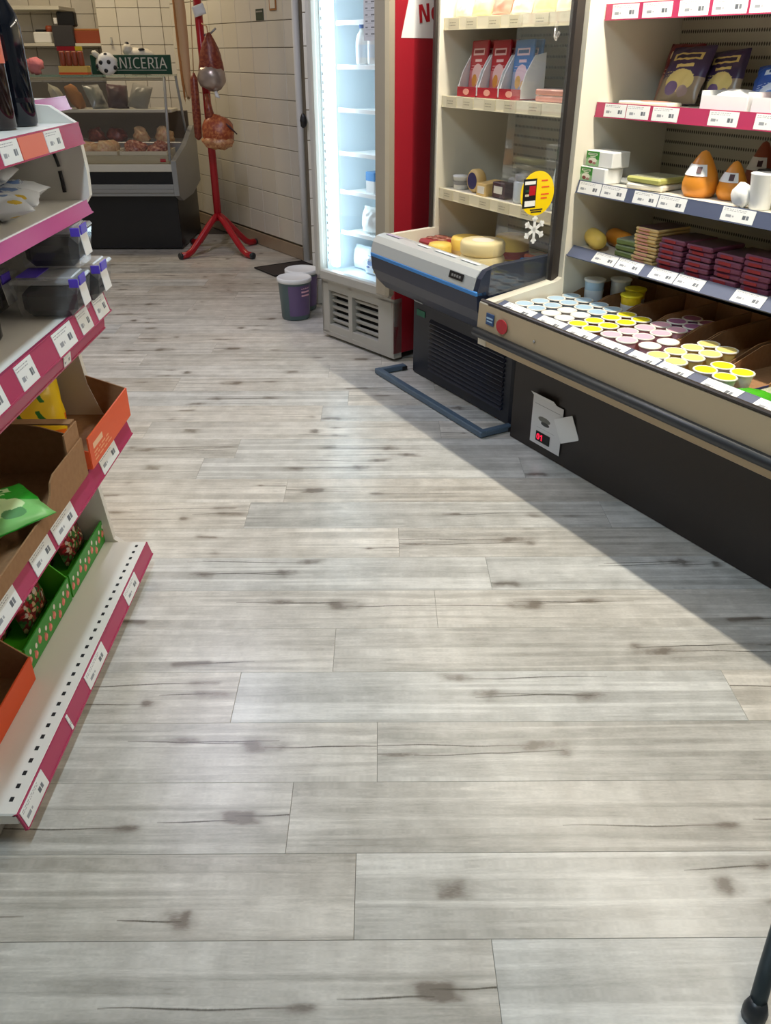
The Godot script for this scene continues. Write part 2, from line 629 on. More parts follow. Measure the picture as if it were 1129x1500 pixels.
	rect(sw, 0.2, 0.04, 0.6, 0.08, c8(214, 226, 190))
	mat("print_candy", Color.WHITE, 0.2, 0, tex(sw))
	# yellow snack bag with broad green letters
	var yb := pic(128, 128, c8(238, 200, 36))
	for k in 6:
		for q in 14:
			rect(yb, 0.12 + 0.28 * (k % 3) + q * 0.006, 0.2 + 0.3 * (k / 3) + q * 0.014, 0.07, 0.03, c8(40, 112, 34))
	rect(yb, 0, 0.82, 1, 0.08, c8(234, 120, 40))
	mat("snack_yellow", Color.WHITE, 0.25, 0, tex(yb))
	# green sweets carton with pink fruits and white blossoms
	var gb := pic(256, 96, c8(44, 142, 38))
	for k in 9:
		var x := 0.05 + k * 0.11
		var y := 0.62 + 0.16 * sin(k * 2.3)
		disc(gb, x, y, 0.032, 0.15, c8(226, 104, 96))
		disc(gb, x + 0.03, y - 0.28, 0.02, 0.1, c8(238, 222, 214))
		disc(gb, x + 0.02, y + 0.02, 0.016, 0.08, c8(240, 150, 130))
		rect(gb, x - 0.02, y - 0.2, 0.025, 0.05, c8(210, 70, 60))
	mat("sweets_carton", Color.WHITE, 0.4, 0, tex(gb))
	# orange carton front with pale print
	var ob := pic(192, 64, c8(228, 88, 36))
	rect(ob, 0.08, 0.3, 0.22, 0.2, c8(238, 190, 150))
	lines(ob, rng, 0.08, 0.58, 0.34, 3, 0.12, 0.05, c8(240, 170, 120))
	mat("orange_front", Color.WHITE, 0.5, 0, tex(ob))
	# round yellow sticker with a red and black panel
	# lettered notice under the counter
	var no := pic(128, 192, c8(226, 226, 226))
	rect(no, 0.08, 0.14, 0.84, 0.012, c8(150, 150, 150))
	disc(no, 0.42, 0.42, 0.2, 0.06, c8(120, 120, 112))
	disc(no, 0.46, 0.5, 0.14, 0.04, c8(70, 72, 70))
	rect(no, 0.2, 0.62, 0.6, 0.01, c8(160, 160, 160))
	mat("notice", Color.WHITE, 0.6, 0, tex(no))
	# till-roll list of prices on the fridge door
	var li := pic(64, 256, c8(216, 214, 216))
	for k in 16:
		rect(li, 0.15, 0.03 + k * 0.06, 0.2, 0.012, c8(110, 110, 112))
		rect(li, 0.6, 0.03 + k * 0.06, 0.28, 0.014, c8(90, 90, 94))
		rect(li, 0.2, 0.055 + k * 0.06, 0.6, 0.005, c8(170, 170, 172))
	mat("price_list", Color.WHITE, 0.6, 0, tex(li))


# ---------------------------------------------------------------- shop fittings shared by several units
# a label holder along x with price tags that are parts of it
func price_rail(parent: Node3D, x0: float, x1: float, y: float, z: float, hh: float, tilt: float, m: Material, tags: Array, tag := "tag") -> void:
	var st := S()
	bx(st, Vector3.ZERO, Vector3(x1 - x0, hh, 0.006), 0.001)
	bx(st, Vector3(0, hh / 2, -0.003), Vector3(x1 - x0, 0.004, 0.012))
	bx(st, Vector3(0, -hh / 2, 0.001), Vector3(x1 - x0, 0.004, 0.008))
	var r := fin(st, "price_rail", m, parent, Vector3((x0 + x1) / 2, y, z), Vector3(tilt, 0, 0))
	var n := 0
	for t in tags:
		var tm: Material = M["%s%d" % [tag, n % 3]] if tag == "tag" else M[tag]
		if t.size() > 2:
			tm = M[t[2]]
		inst(card("tag", t[1] - t[0], hh * 0.94, 0.0016), "price_tag", tm, r, Vector3((t[0] + t[1]) / 2 - (x0 + x1) / 2, 0, 0.0042))
		n += 1


func _ready() -> void:
	light_and_camera()
	make_materials()
	build_floor()
	build_walls()
	build_gondola()
	build_dairy_case()
	build_cheese_case()
	build_fridge()
	build_butcher()
	build_small_floor_things()
	stock_gondola()
	stock_dairy()
	stock_cheese()


func light_and_camera() -> void:
	var cam := Camera3D.new()
	cam.name = "camera"
	cam.position = Vector3(0, 1.45, 0)
	cam.rotation = Vector3(-0.51054, -0.0069, 0)
	cam.fov = 64.01
	cam.near = 0.05
	cam.far = 60
	add_child(cam)
	cam.current = true
	var we := WorldEnvironment.new()
	we.name = "surroundings"
	var e := Environment.new()
	e.background_mode = Environment.BG_COLOR
	e.background_color = Color(0.02, 0.02, 0.02)
	e.tonemap_mode = Environment.TONE_MAPPER_LINEAR
	e.tonemap_exposure = 1.0
	e.sdfgi_enabled = true
	e.ssao_enabled = true
	e.ssil_enabled = true
	we.environment = e
	add_child(we)


# a tube lamp: fitting, glowing tube and an area light just in front of the glowing face
func tube_lamp(called: String, label: String, at: Vector3, turn: float, length: float, energy: float, tint: Color, glow: float, lean := 0.0, wide := 0.05) -> void:
	var t := thing(called, label, "lamp", at, turn)
	var st := S()
	bx(st, Vector3(0, 0.02, 0), Vector3(length + 0.06, 0.03, wide + 0.02), 0.004)
	fin(st, "fitting", M.white, t)
	st = S(true)
	tube(st, [Vector3(-length / 2, -0.012, 0), Vector3(length / 2, -0.012, 0)], 0.013, 12)
	var gm := mat(called + "_glow", Color.WHITE, 0.4)
	gm.emission_enabled = true
	gm.emission = tint
	gm.emission_energy_multiplier = glow
	fin(st, "lamp_tube", gm, t)
	var l := AreaLight3D.new()
	l.name = "tube_light"
	l.area_size = Vector2(length, wide)
	l.light_color = tint
	l.light_energy = energy
	l.area_range = 12.0
	l.area_attenuation = 2.0
	l.shadow_enabled = true
	t.add_child(l)
	l.position = Vector3(0, -0.03, 0)
	l.rotation = Vector3(-PI / 2 + lean, 0, 0)


# ---------------------------------------------------------------- the room
func build_floor() -> void:
	var f := setting("floor")
	var st := S()
	bx(st, Vector3(-0.6, -0.055, -3.6), Vector3(8.0, 0.1, 12.4))
	fin(st, "subfloor", M.subfloor, f)
	var W := 0.1908
	var L := 1.29
	var gap := 0.0002
	var known := {-2: 0.21, -1: 0.205, 0: -0.053, 1: -0.2, 2: -0.01, 3: -0.375, 4: -0.13, 5: 0.165, 6: 0.345, 7: 0.062, 9: -0.36, 11: -0.6}
	var rng := RandomNumberGenerator.new()
	rng.seed = 31
	var most := 0
	for r in range(-4, 36):
		var z1 := -0.948 - r * W
		var z0 := z1 - W
		var j: float = known[r] if known.has(r) else rng.randf_range(-0.6, 0.6)
		var x := j
		var left := -1.9 if r < 20 else -2.9
		var right := 1.5 if r < 16 else 0.9
		while x > left:
			x -= L
		while x < right:
			if x + L > left:
				most += 1
				board(f, maxf(x, -3.6) + gap, minf(x + L, 2.9) - gap, z0 + gap, z1 - gap, rng, x)
			x += L


func board(f: Node3D, x0: float, x1: float, z0: float, z1: float, rng: RandomNumberGenerator, xs: float) -> void:
	var st := S()
	var s := rng.randi_range(0, 9)
	var flip := rng.randf() < 0.5
	var b := 0.0006
	var u0 := (x0 - xs) / 1.29
	var u1 := (x1 - xs) / 1.29
	var v0 := (s + 0.02) / 10.0
	var v1 := (s + 0.98) / 10.0
	if flip:
		var k := u0
		u0 = 1 - u0
		u1 = 1 - u1
	if rng.randf() < 0.5:
		var k := v0
		v0 = v1
		v1 = k
	var A := Vector3(x0 + b, 0, z1 - b)
	var B := Vector3(x1 - b, 0, z1 - b)
	var C := Vector3(x1 - b, 0, z0 + b)
	var D := Vector3(x0 + b, 0, z0 + b)
	tri(st, A, B, C, Vector2(u0, v1), Vector2(u1, v1), Vector2(u1, v0))
	tri(st, A, C, D, Vector2(u0, v1), Vector2(u1, v0), Vector2(u0, v0))
	var dn := Vector3(0, -0.0012, 0)
	var a := Vector3(x0, 0, z1) + dn
	var bb := Vector3(x1, 0, z1) + dn
	var c := Vector3(x1, 0, z0) + dn
	var d := Vector3(x0, 0, z0) + dn
	for q in [[a, bb, B, A], [bb, c, C, B], [c, d, D, C], [d, a, A, D]]:
		tri(st, q[0], q[1], q[2], Vector2(u0, v1), Vector2(u0, v1), Vector2(u0, v1))
		tri(st, q[0], q[2], q[3], Vector2(u0, v1), Vector2(u0, v1), Vector2(u0, v1))
	fin(st, "plank", M.oak, f)


# a tiled face: width along x from x0 to x1, height y0 to y1, tiles stand proud of z
func tiles(w: Node3D, x0: float, x1: float, y0: float, y1: float, tw: float, th: float, z: float, shift := 0.0) -> void:
	var me := shared("tile %f %f" % [tw, th], func():
		var st := S()
		bx(st, Vector3.ZERO, Vector3(tw - 0.004, th - 0.004, 0.012), 0.003)
		return mesh(st))
	var y := y0
	var n := 0
	while y + th <= y1 + 0.01:
		var x := x0 + shift
		while x < x1 - 0.02:
			var a := maxf(x, x0)
			var b := minf(x + tw, x1)
			if b - a > 0.03:
				n += 1
				var m: Material = M.tile if (n * 7 + int(y * 31)) % 3 else M.tile_b
				if b - a > tw - 0.001:
					inst(me, "tile", m, w, Vector3((a + b) / 2, y + th / 2, z))
				else:
					inst(card("cut", b - a - 0.004, th - 0.004, 0.012, 0.003), "tile", m, w, Vector3((a + b) / 2, y + th / 2, z))
			x += tw
		y += th


func build_walls() -> void:
	# back wall behind the butcher's counter, a step deeper beyond x = -2.53
	var w := setting("wall_back", Vector3(0, 0, -8.6))
	var st := S()
	bx(st, Vector3(-2.16, 1.45, -0.31), Vector3(0.74, 2.9, 0.6))
	fin(st, "core", M.grout, w)
	tiles(w, -2.53, -1.82, 0.08, 2.25, 0.2, 0.1435, 0.0, -0.02)
	var w2 := setting("wall_back_recess", Vector3(0, 0, -9.1))
	st = S()
	bx(st, Vector3(-3.4, 1.45, -0.06), Vector3(1.8, 2.9, 0.1))
	fin(st, "core", M.grout, w2)
	tiles(w2, -3.7, -2.53, 1.2, 2.2, 0.2, 0.1435, 0.0)
	# tiled wall on the slant behind the ham stand, up to the passage
	var a := deg_to_rad(34.0)
	var w3 := setting("wall_right", Vector3(-0.59, 0, -6.71), -(PI / 2 - a))
	st = S()
	bx(st, Vector3(-1.25, 1.45, -0.11), Vector3(2.5, 2.9, 0.2))
	fin(st, "core", M.grout, w3)
	tiles(w3, -2.5, -0.03, 0.11, 2.3, 0.26, 0.172, 0.0)
	st = S(true)
	tube(st, [Vector3(-0.012, 0, -0.012), Vector3(-0.012, 2.4, -0.012)], 0.026, 12)
	fin(st, "corner_bead", M.white, w3)
	var sk := setting("baseboard_right", Vector3(-0.59, 0, -6.71), -(PI / 2 - a))
	st = S()
	bx(st, Vector3(-1.25, 0.052, 0.014), Vector3(2.48, 0.1, 0.016), 0.003)
	fin(st, "skirting", M.skirting, sk)
	# passage behind the mat, and the tiled pillar by the fridge
	var w4 := setting("wall_passage")
	st = S()
	bx(st, Vector3(0.24, 1.45, -6.98), Vector3(1.6, 2.9, 0.1))
	fin(st, "plaster", M.plaster, w4)
	st = S()
	bx(st, Vector3(1.05, 1.45, -5.5), Vector3(0.1, 2.9, 3.05))
	fin(st, "plaster", M.plaster, w4)
	var w5 := setting("wall_pillar", Vector3(-0.435, 0, -5.42))
	st = S()
	bx(st, Vector3(0.35, 1.45, -0.16), Vector3(0.7, 2.9, 0.3))
	fin(st, "core", M.grout, w5)
	tiles(w5, 0.0, 0.5, 0.0, 2.4, 0.25, 0.165, 0.0)
	# wall behind the cabinets
	var w6 := setting("wall_cabinets", cab(-1.6, 0, -2.86), CAB)
	st = S()
	bx(st, Vector3(0, 1.45, -0.06), Vector3(6.2, 2.9, 0.1))
	fin(st, "plaster", M.plaster, w6)
	# the walls the camera does not see
	var w7 := setting("wall_left")
	st = S()
	bx(st, Vector3(-4.4, 1.45, -3.7), Vector3(0.1, 2.9, 11.5))
	fin(st, "plaster", M.plaster, w7)
	var w8 := setting("wall_front")
	st = S()
	bx(st, Vector3(-0.6, 1.45, 2.1), Vector3(7.6, 2.9, 0.1))
	fin(st, "plaster", M.plaster, w8)
	var w9 := setting("wall_corner")
	st = S()
	bx(st, Vector3(3.2, 1.45, 0.4), Vector3(0.1, 2.9, 3.6))
	fin(st, "plaster", M.plaster, w9)
	var w10 := setting("ceiling")
	st = S()
	bx(st, Vector3(-0.6, 2.95, -3.6), Vector3(8.0, 0.1, 12.4))
	fin(st, "panel", M.ceiling, w10)
	# ceiling lamps over the aisle
	tube_lamp("ceiling_lamp", "long white ceiling tube lamp over the aisle between shelves and chilled case", Vector3(-0.35, 2.87, -1.0), PI / 2, 1.4, 3.3, Color(0.84, 0.93, 1.0), 6.0, 0.0, 0.14)
	tube_lamp("ceiling_lamp", "long white ceiling tube lamp over the open floor by the fridge", Vector3(-1.1, 2.87, -4.3), PI / 2, 1.4, 3.2, Color(0.92, 0.92, 1.0), 6.0, 0.0, 0.14)
	tube_lamp("ceiling_lamp", "warm ceiling tube lamp over the butcher's counter", Vector3(-2.6, 2.87, -7.5), 0.0, 1.2, 2.2, Color(1.0, 0.91, 0.76), 6.0, 0.0, 0.1)


# ---------------------------------------------------------------- white gondola with magenta price rails
func build_gondola() -> void:
	var g := thing("gondola_shelving", "white metal gondola shelving with magenta price rails and open shelves", "shelving", gon(1.7, 0, -0.95), GON)
	# local x runs away along the aisle, local z towards it; origin is at x 1.7, z -0.95
	var ox := 1.7
	var oz := -0.95
	var x0 := 1.165 - ox
	var x1 := 2.24 - ox
	var st := S()
	bx(st, Vector3((x0 + x1) / 2, 0.86, -1.25 - oz), Vector3(x1 - x0, 1.62, 0.03), 0.004)
	fin(st, "back_panel", M.gondola, g)
	st = S()
	bx(st, Vector3((x0 + x1) / 2, 0.022, -1.02 - oz), Vector3(x1 - x0, 0.042, 0.42))
	fin(st, "plinth", M.gondola, g)
	for x in [1.2, 2.2]:
		st = S()
		bx(st, Vector3(x - ox, 0.83, -1.225 - oz), Vector3(0.05, 1.66, 0.03), 0.003)
		fin(st, "upright", M.gondola, g)
	# shelves: height of the top, front edge
	for s in [[0.09, -0.746, 0.03], [0.52, -0.752, 0.028], [0.885, -0.76, 0.028], [1.12, -0.762, 0.02], [1.30, -0.752, 0.028]]:
		st = S()
		bx(st, Vector3((x0 + x1) / 2, s[0] - s[2] / 2, (s[1] - 1.235) / 2 - oz), Vector3(x1 - x0, s[2], s[1] + 1.235), 0.003)
		fin(st, "shelf", M.gondola, g)
	# slots punched along the front of the bottom shelf
	st = S()
	var x := x0 + 0.04
	while x < x1 - 0.02:
		bx(st, Vector3(x, 0.0903, -0.772 - oz), Vector3(0.012, 0.0012, 0.008))
		x += 0.036
	var sl := fin(st, "slot_row", M.slot_dark, g)
	sl.set_meta("kind", "stuff")
	# rails
	price_rail(g, x0, x1, 0.066, -0.742 - oz, 0.044, -0.25, M.magenta, [[1.17 - ox, 1.29 - ox], [1.59 - ox, 1.735 - ox], [1.95 - ox, 2.07 - ox], [1.45 - ox, 1.46 - ox]])
	price_rail(g, x0, x1, 0.49, -0.745 - oz, 0.05, -0.25, M.magenta, [[1.27 - ox, 1.38 - ox], [1.47 - ox, 1.58 - ox], [1.60 - ox, 1.735 - ox], [1.96 - ox, 2.10 - ox]])
	price_rail(g, x0, x1, 0.861, -0.748 - oz, 0.056, -0.25, M.magenta, [[1.42 - ox, 1.535 - ox], [1.61 - ox, 1.70 - ox], [1.83 - ox, 1.955 - ox], [2.0 - ox, 2.085 - ox], [2.13 - ox, 2.225 - ox]])
	price_rail(g, x0 + 0.2, x1, 0.80, -0.765 - oz, 0.028, 0.1, M.magenta, [[1.9 - ox, 1.95 - ox]])
	price_rail(g, x0, x1, 1.104, -0.752 - oz, 0.03, -0.35, M.magenta_pale, [])
	price_rail(g, x0, x1, 1.277, -0.742 - oz, 0.046, -0.15, M.magenta, [[1.74 - ox, 1.835 - ox], [1.84 - ox, 1.985 - ox, "orange_promo"], [1.99 - ox, 2.09 - ox]])
	# end panel with a wavy front edge
	st = S()
	var p := []
	for q in [[-1.265, 0.0], [-0.80, 0.0], [-0.80, 0.06], [-0.85, 0.1], [-0.87, 0.3], [-0.84, 0.44], [-0.80, 0.5], [-0.82, 0.55], [-0.842, 0.62], [-0.855, 0.74], [-0.80, 0.84], [-0.80, 0.9], [-0.815, 0.97], [-0.80, 1.03], [-0.775, 1.09], [-0.745, 1.13], [-0.742, 1.19], [-0.748, 1.27], [-0.752, 1.30], [-0.81, 1.338], [-0.93, 1.346], [-0.95, 1.64], [-1.265, 1.67]]:
		p.append(Vector2(q[0] - oz, q[1]))
	pr(st, p, x1, x1 + 0.022)
	fin(st, "end_panel", M.gondola, g)
	# hook left on the end panel
	st = S(true)
	tube(st, [Vector3(x1 - 0.004, 1.238, -0.818 - oz), Vector3(x1 - 0.006, 1.22, -0.812 - oz), Vector3(x1 - 0.006, 1.2, -0.808 - oz)], 0.004, 8)
	tube(st, [Vector3(x1 - 0.006, 1.19, -0.808 - oz), Vector3(x1 - 0.007, 1.17, -0.806 - oz), Vector3(x1 - 0.006, 1.14, -0.805 - oz)], 0.005, 8)
	fin(st, "bracket_slot", M.black, g)
	# short shelf on the head of the gondola
	st = S()
	bx(st, Vector3(x1 + 0.2, 1.328, -1.08 - oz), Vector3(0.36, 0.02, 0.36), 0.002)
	bx(st, Vector3(x1 + 0.2, 0.7, -1.25 - oz), Vector3(0.36, 1.4, 0.02))
	fin(st, "head_shelf", M.gondola, g)
	price_rail(g, x1 + 0.03, x1 + 0.385, 1.326, -0.892 - oz, 0.032, -0.3, M.magenta_pale, [])


# ---------------------------------------------------------------- long open chilled case
func build_dairy_case() -> void:
	var ox := -1.5
	var oz := -2.4
	var g := thing("chilled_display_case", "long open chilled display case with cream front and dark plinth", "display case", cab(ox, 0, oz), CAB)
	var x0 := -2.62 - ox
	var x1 := -0.2 - ox
	var xi := -2.565 - ox
	var st := S()
	bx(st, Vector3((x0 + x1) / 2 + 0.02, 0.2, (-2.07 - 2.75) / 2 - oz), Vector3(x1 - x0 - 0.04, 0.4, 0.68), 0.004)
	fin(st, "plinth", M.brown_base, g)
	# trough: outer front panel, rim, deck and inner lining
	st = S()
	var p := []
	for q in [[-1.9, 0.595], [-1.895, 0.5], [-1.905, 0.43], [-1.95, 0.405], [-2.72, 0.39], [-2.72, 0.44], [-1.95, 0.47], [-1.925, 0.595]]:
		p.append(Vector2(q[0] - oz, q[1]))
	pr(st, p, x0, x1)
	fin(st, "front_panel", M.tan_front, g)
	st = S()
	bx(st, Vector3((x0 + x1) / 2, 0.602, -1.911 - oz), Vector3(x1 - x0, 0.014, 0.018), 0.004)
	fin(st, "rim", M.dark_trim, g)
	st = S(true)
	tube(st, [Vector3(x0 + 0.0, 0.482, -1.887 - oz), Vector3(x1, 0.482, -1.887 - oz)], 0.019, 12)
	fin(st, "bumper_rail", M.rubber, g)
	st = S()
	bx(st, Vector3((xi + x1) / 2, 0.512, -2.32 - oz), Vector3(x1 - xi, 0.02, 0.72))
	fin(st, "deck", M.case_white, g)
	# end of the trough and the end panel above it
	st = S()
	p = []
	for q in [[-1.9, 0.6], [-1.9, 0.43], [-2.78, 0.39], [-2.78, 2.12], [-2.262, 2.12], [-2.262, 0.66], [-2.24, 0.648]]:
		p.append(Vector2(q[0] - oz, q[1]))
	pr(st, p, x0 + 0.004, xi)
	fin(st, "end_panel", M.cream, g)
	st = S()
	p = []
	for q in [[-2.226, 2.1], [-2.264, 2.1], [-2.264, 0.66], [-2.226, 0.64]]:
		p.append(Vector2(q[0] - oz, q[1]))
	pr(st, p, x0 - 0.004, x0 + 0.03)
	fin(st, "end_trim", M.dark_trim, g)
	st = S()
	p = []
	for q in [[-2.22, 1.98], [-2.0, 1.98], [-1.99, 1.6], [-1.945, 0.8], [-1.93, 0.62], [-2.22, 0.645]]:
		p.append(Vector2(q[0] - oz, q[1]))
	pr(st, p, x0 + 0.012, x0 + 0.018)
	fin(st, "end_glass", M.glass, g)
	st = S()
	bx(st, Vector3((xi + x1) / 2, 1.3, -2.735 - oz), Vector3(x1 - xi, 1.64, 0.03))
	fin(st, "back_panel", M.perforated, g)
	# canopy
	st = S()
	p = []
	for q in [[-2.78, 2.0], [-2.78, 2.16], [-2.02, 2.16], [-1.99, 2.1], [-1.99, 2.0], [-2.1, 2.0], [-2.12, 2.04], [-2.28, 2.04], [-2.3, 2.0]]:
		p.append(Vector2(q[0] - oz, q[1]))
	pr(st, p, x0, x1)
	fin(st, "canopy", M.cream, g)
	# black air grille at the back of the trough
	st = S()
	bx(st, Vector3((xi + x1) / 2, 0.63, -2.695 - oz), Vector3(x1 - xi, 0.22, 0.012))
	fin(st, "air_grille", M.black, g)
	for k in 5:
		st = S()
		bx(st, Vector3((xi + x1) / 2, 0.55 + k * 0.042, -2.682 - oz), Vector3(x1 - xi, 0.014, 0.016), 0.003)
		fin(st, "grille_bar", M.rubber, g)
	# shelves [top, front, depth end, thickness]
	for s in [[1.585, -2.345], [1.285, -2.35], [1.022, -2.30], [0.778, -2.30]]:
		st = S()
		bx(st, Vector3((xi + x1) / 2, s[0] - 0.01, (s[1] - 2.72) / 2 - oz), Vector3(x1 - xi - 0.004, 0.02, s[1] + 2.72), 0.002)
		fin(st, "shelf", M.case_white, g)
	price_rail(g, xi + 0.004, x1, 1.575, -2.335 - oz, 0.046, 0.0, M.magenta, [[-2.525 - ox, -2.40 - ox], [-2.38 - ox, -2.25 - ox], [-2.22 - ox, -2.10 - ox], [-2.085 - ox, -1.955 - ox], [-1.945 - ox, -1.83 - ox], [-1.8 - ox, -1.68 - ox], [-1.62 - ox, -1.5 - ox]])
	price_rail(g, xi + 0.004, x1, 1.268, -2.34 - oz, 0.046, -0.1, M.magenta, [[-2.513 - ox, -2.405 - ox], [-2.4 - ox, -2.292 - ox], [-2.276 - ox, -2.16 - ox], [-2.031 - ox, -1.916 - ox], [-1.853 - ox, -1.74 - ox], [-1.7 - ox, -1.59 - ox], [-1.5 - ox, -1.39 - ox]])
	price_rail(g, xi + 0.004, x1, 1.004, -2.29 - oz, 0.044, -0.25, M.navy_rail, [[-2.55 - ox, -2.43 - ox], [-2.425 - ox, -2.30 - ox], [-2.26 - ox, -2.145 - ox], [-2.14 - ox, -2.02 - ox], [-1.87 - ox, -1.745 - ox], [-1.62 - ox, -1.5 - ox]])
	price_rail(g, xi + 0.004, x1, 0.765, -2.287 - oz, 0.046, -0.75, M.navy_rail, [[-2.42 - ox, -2.30 - ox], [-2.295 - ox, -2.17 - ox], [-2.126 - ox, -2.01 - ox], [-2.005 - ox, -1.887 - ox], [-1.763 - ox, -1.645 - ox], [-1.55 - ox, -1.43 - ox]])
	var tt := []
	for q in [[-2.52, -2.345], [-2.31, -2.175], [-2.15, -2.025], [-2.005, -1.865], [-1.845, -1.73], [-1.72, -1.6], [-1.545, -1.415], [-1.36, -1.24]]:
		tt.append([q[0] - ox, q[1] - ox])
	price_rail(g, xi + 0.01, x1, 0.598, -1.948 - oz, 0.052, -1.25, M.navy_rail, tt)
	# maker's badge: blue square and red shield with pale print
	var bd := inst(card("badge", 0.05, 0.045, 0.003, 0.001), "badge", M.blue_badge if M.has("blue_badge") else mat("blue_badge", c8(44, 78, 124), 0.4), g, Vector3(-2.535 - ox, 0.548, -1.893 - oz), Vector3(-0.04, 0, 0))
	st = S()
	bx(st, Vector3(0, 0.004, 0), Vector3(0.04, 0.006, 0.001))
	bx(st, Vector3(0, -0.008, 0), Vector3(0.034, 0.005, 0.001))
	fin(st, "badge_print", M.sky, bd, Vector3(0, 0, 0.002))
	st = S(true)
	XF = Transform3D(Basis(Vector3.RIGHT, PI / 2), Vector3.ZERO)
	st.set_smooth_group(-1)
	lathe(st, [Vector2(0, 0), Vector2(0.034, 0), Vector2(0.034, 0.003), Vector2(0, 0.003)], 18, Vector3.ZERO, 1.0, 0.8)
	var sh := fin(st, "shield_badge", mat("badge_red", c8(186, 44, 52), 0.4), g, Vector3(-2.455 - ox, 0.54, -1.892 - oz), Vector3(-0.04, 0, 0))
	st = S()
	bx(st, Vector3(0, 0.003, 0.0005), Vector3(0.046, 0.007, 0.001))
	bx(st, Vector3(0, -0.008, 0.0005), Vector3(0.034, 0.004, 0.001))
	fin(st, "badge_print", M.pink, sh, Vector3(0, 0, 0.0))
	st = S(true)
	blob(st, Vector3.ZERO, Vector3(0.006, 0.006, 0.004), 0, 1, 1, 8, 6)
	fin(st, "screw", M.steel, g, Vector3(-2.262 - ox, 0.535, -1.893 - oz))
	# canopy lamp
	tube_lamp("canopy_lamp", "warm white tube lamp under the canopy of the cream chilled case", cab(-1.43, 2.0, -2.2), CAB, 2.2, 3.3, Color(1.0, 0.97, 0.91), 7.0, 0.06)
	# yellow round sticker and snowflake on the end glass
	var sk := thing("round_sticker", "round yellow sticker with red and black panel on the end glass", "sticker", cab(-2.598, 0.985, -2.125), CAB + PI / 2)
	st = S(true)
	XF = Transform3D(Basis(Vector3.RIGHT, PI / 2), Vector3.ZERO)
	st.set_smooth_group(-1)
	lathe(st, [Vector2(0, -0.0005), Vector2(0.08, -0.0005), Vector2(0.08, 0.001), Vector2(0, 0.001)], 32)
	fin(st, "disc", mat("sticker_yellow", c8(244, 208, 16), 0.35), sk)
	inst(card("stk", 0.062, 0.104, 0.0008), "panel", M.black, sk, Vector3(-0.038, 0.002, 0.0016))
	for q in [[-0.038, 0.04, 0.05, 0.012, "white"], [-0.026, 0.012, 0.03, 0.034, "red_paint"], [-0.05, 0.012, 0.018, 0.008, "sign_green"], [-0.05, -0.004, 0.018, 0.008, "tag_cream"], [-0.034, -0.034, 0.05, 0.02, "white"]]:
		inst(card("stp", q[2], q[3], 0.0006), "print", M[q[4]], sk, Vector3(q[0], q[1], 0.0024))
	for q in [[0.03, 0.045, 0.03], [0.036, 0.022, 0.036], [0.036, -0.004, 0.038], [0.032, -0.018, 0.03], [0.0, -0.058, 0.06], [0.0, -0.066, 0.05]]:
		inst(card("stl", q[2], 0.005, 0.0006), "print", M.orange_card if q[1] > -0.05 else M.dark_trim, sk, Vector3(q[0], q[1], 0.0018))
	var sn := thing("snowflake_sticker", "white snowflake sticker on the end glass below the yellow sticker", "sticker", cab(-2.598, 0.853, -2.125), CAB + PI / 2)
	st = S()
	for k in 6:
		XF = Transform3D(Basis(Vector3(0, 0, 1), k * PI / 3), Vector3.ZERO)
		bx(st, Vector3(0, 0.026, 0), Vector3(0.012, 0.052, 0.001))
		XF = Transform3D(Basis(Vector3(0, 0, 1), k * PI / 3 + 0.7), Basis(Vector3(0, 0, 1), k * PI / 3) * Vector3(0, 0.03, 0))
		bx(st, Vector3(0, 0.009, 0), Vector3(0.007, 0.018, 0.001))
		XF = Transform3D(Basis(Vector3(0, 0, 1), k * PI / 3 - 0.7), Basis(Vector3(0, 0, 1), k * PI / 3) * Vector3(0, 0.03, 0))
		bx(st, Vector3(0, 0.009, 0), Vector3(0.007, 0.018, 0.001))
	fin(st, "flake", M.white, sn)
	# notice with the thermostat window
	var no := thing("notice_sheet", "white paper notice with red digital reading taped to the dark plinth", "notice", cab(-2.343, 0.14, -2.064), CAB)
	no.rotation.z = 0.0
	inst(card("no", 0.185, 0.2, 0.0014), "sheet", M.notice, no)
	st = S()
	XF = Transform3D(Basis(Vector3.RIGHT, 0.7), Vector3(-0.02, 0.1, 0))
	bx(st, Vector3(0, 0.014, 0), Vector3(0.14, 0.028, 0.001))
	fin(st, "curled_edge", M.paper, no)
	var dsp := inst(card("dsp", 0.086, 0.042, 0.004, 0.001), "display_window", M.black_gloss, no, Vector3(-0.012, -0.062, 0.002))
	var rm := mat("led_digits", c8(230, 30, 60), 0.5)
	rm.emission_enabled = true
	rm.emission = c8(255, 30, 70)
	rm.emission_energy_multiplier = 1.0
	inst(words("01", 0.036, 0.001, "Droid Sans", true), "led_digits", rm, dsp, Vector3(-0.016, 0.0, 0.003))
	var no2 := thing("paper_slip", "small white paper slip hanging crooked beside the notice on the plinth", "notice", cab(-2.215, 0.17, -2.056), CAB)
	st = S()
	XF = Transform3D(Basis(Vector3(0, 0, 1), 0.45), Vector3.ZERO)
	bx(st, Vector3.ZERO, Vector3(0.09, 0.1, 0.0014))
	fin(st, "sheet", M.paper, no2, Vector3.ZERO, Vector3(0, 0.25, 0))


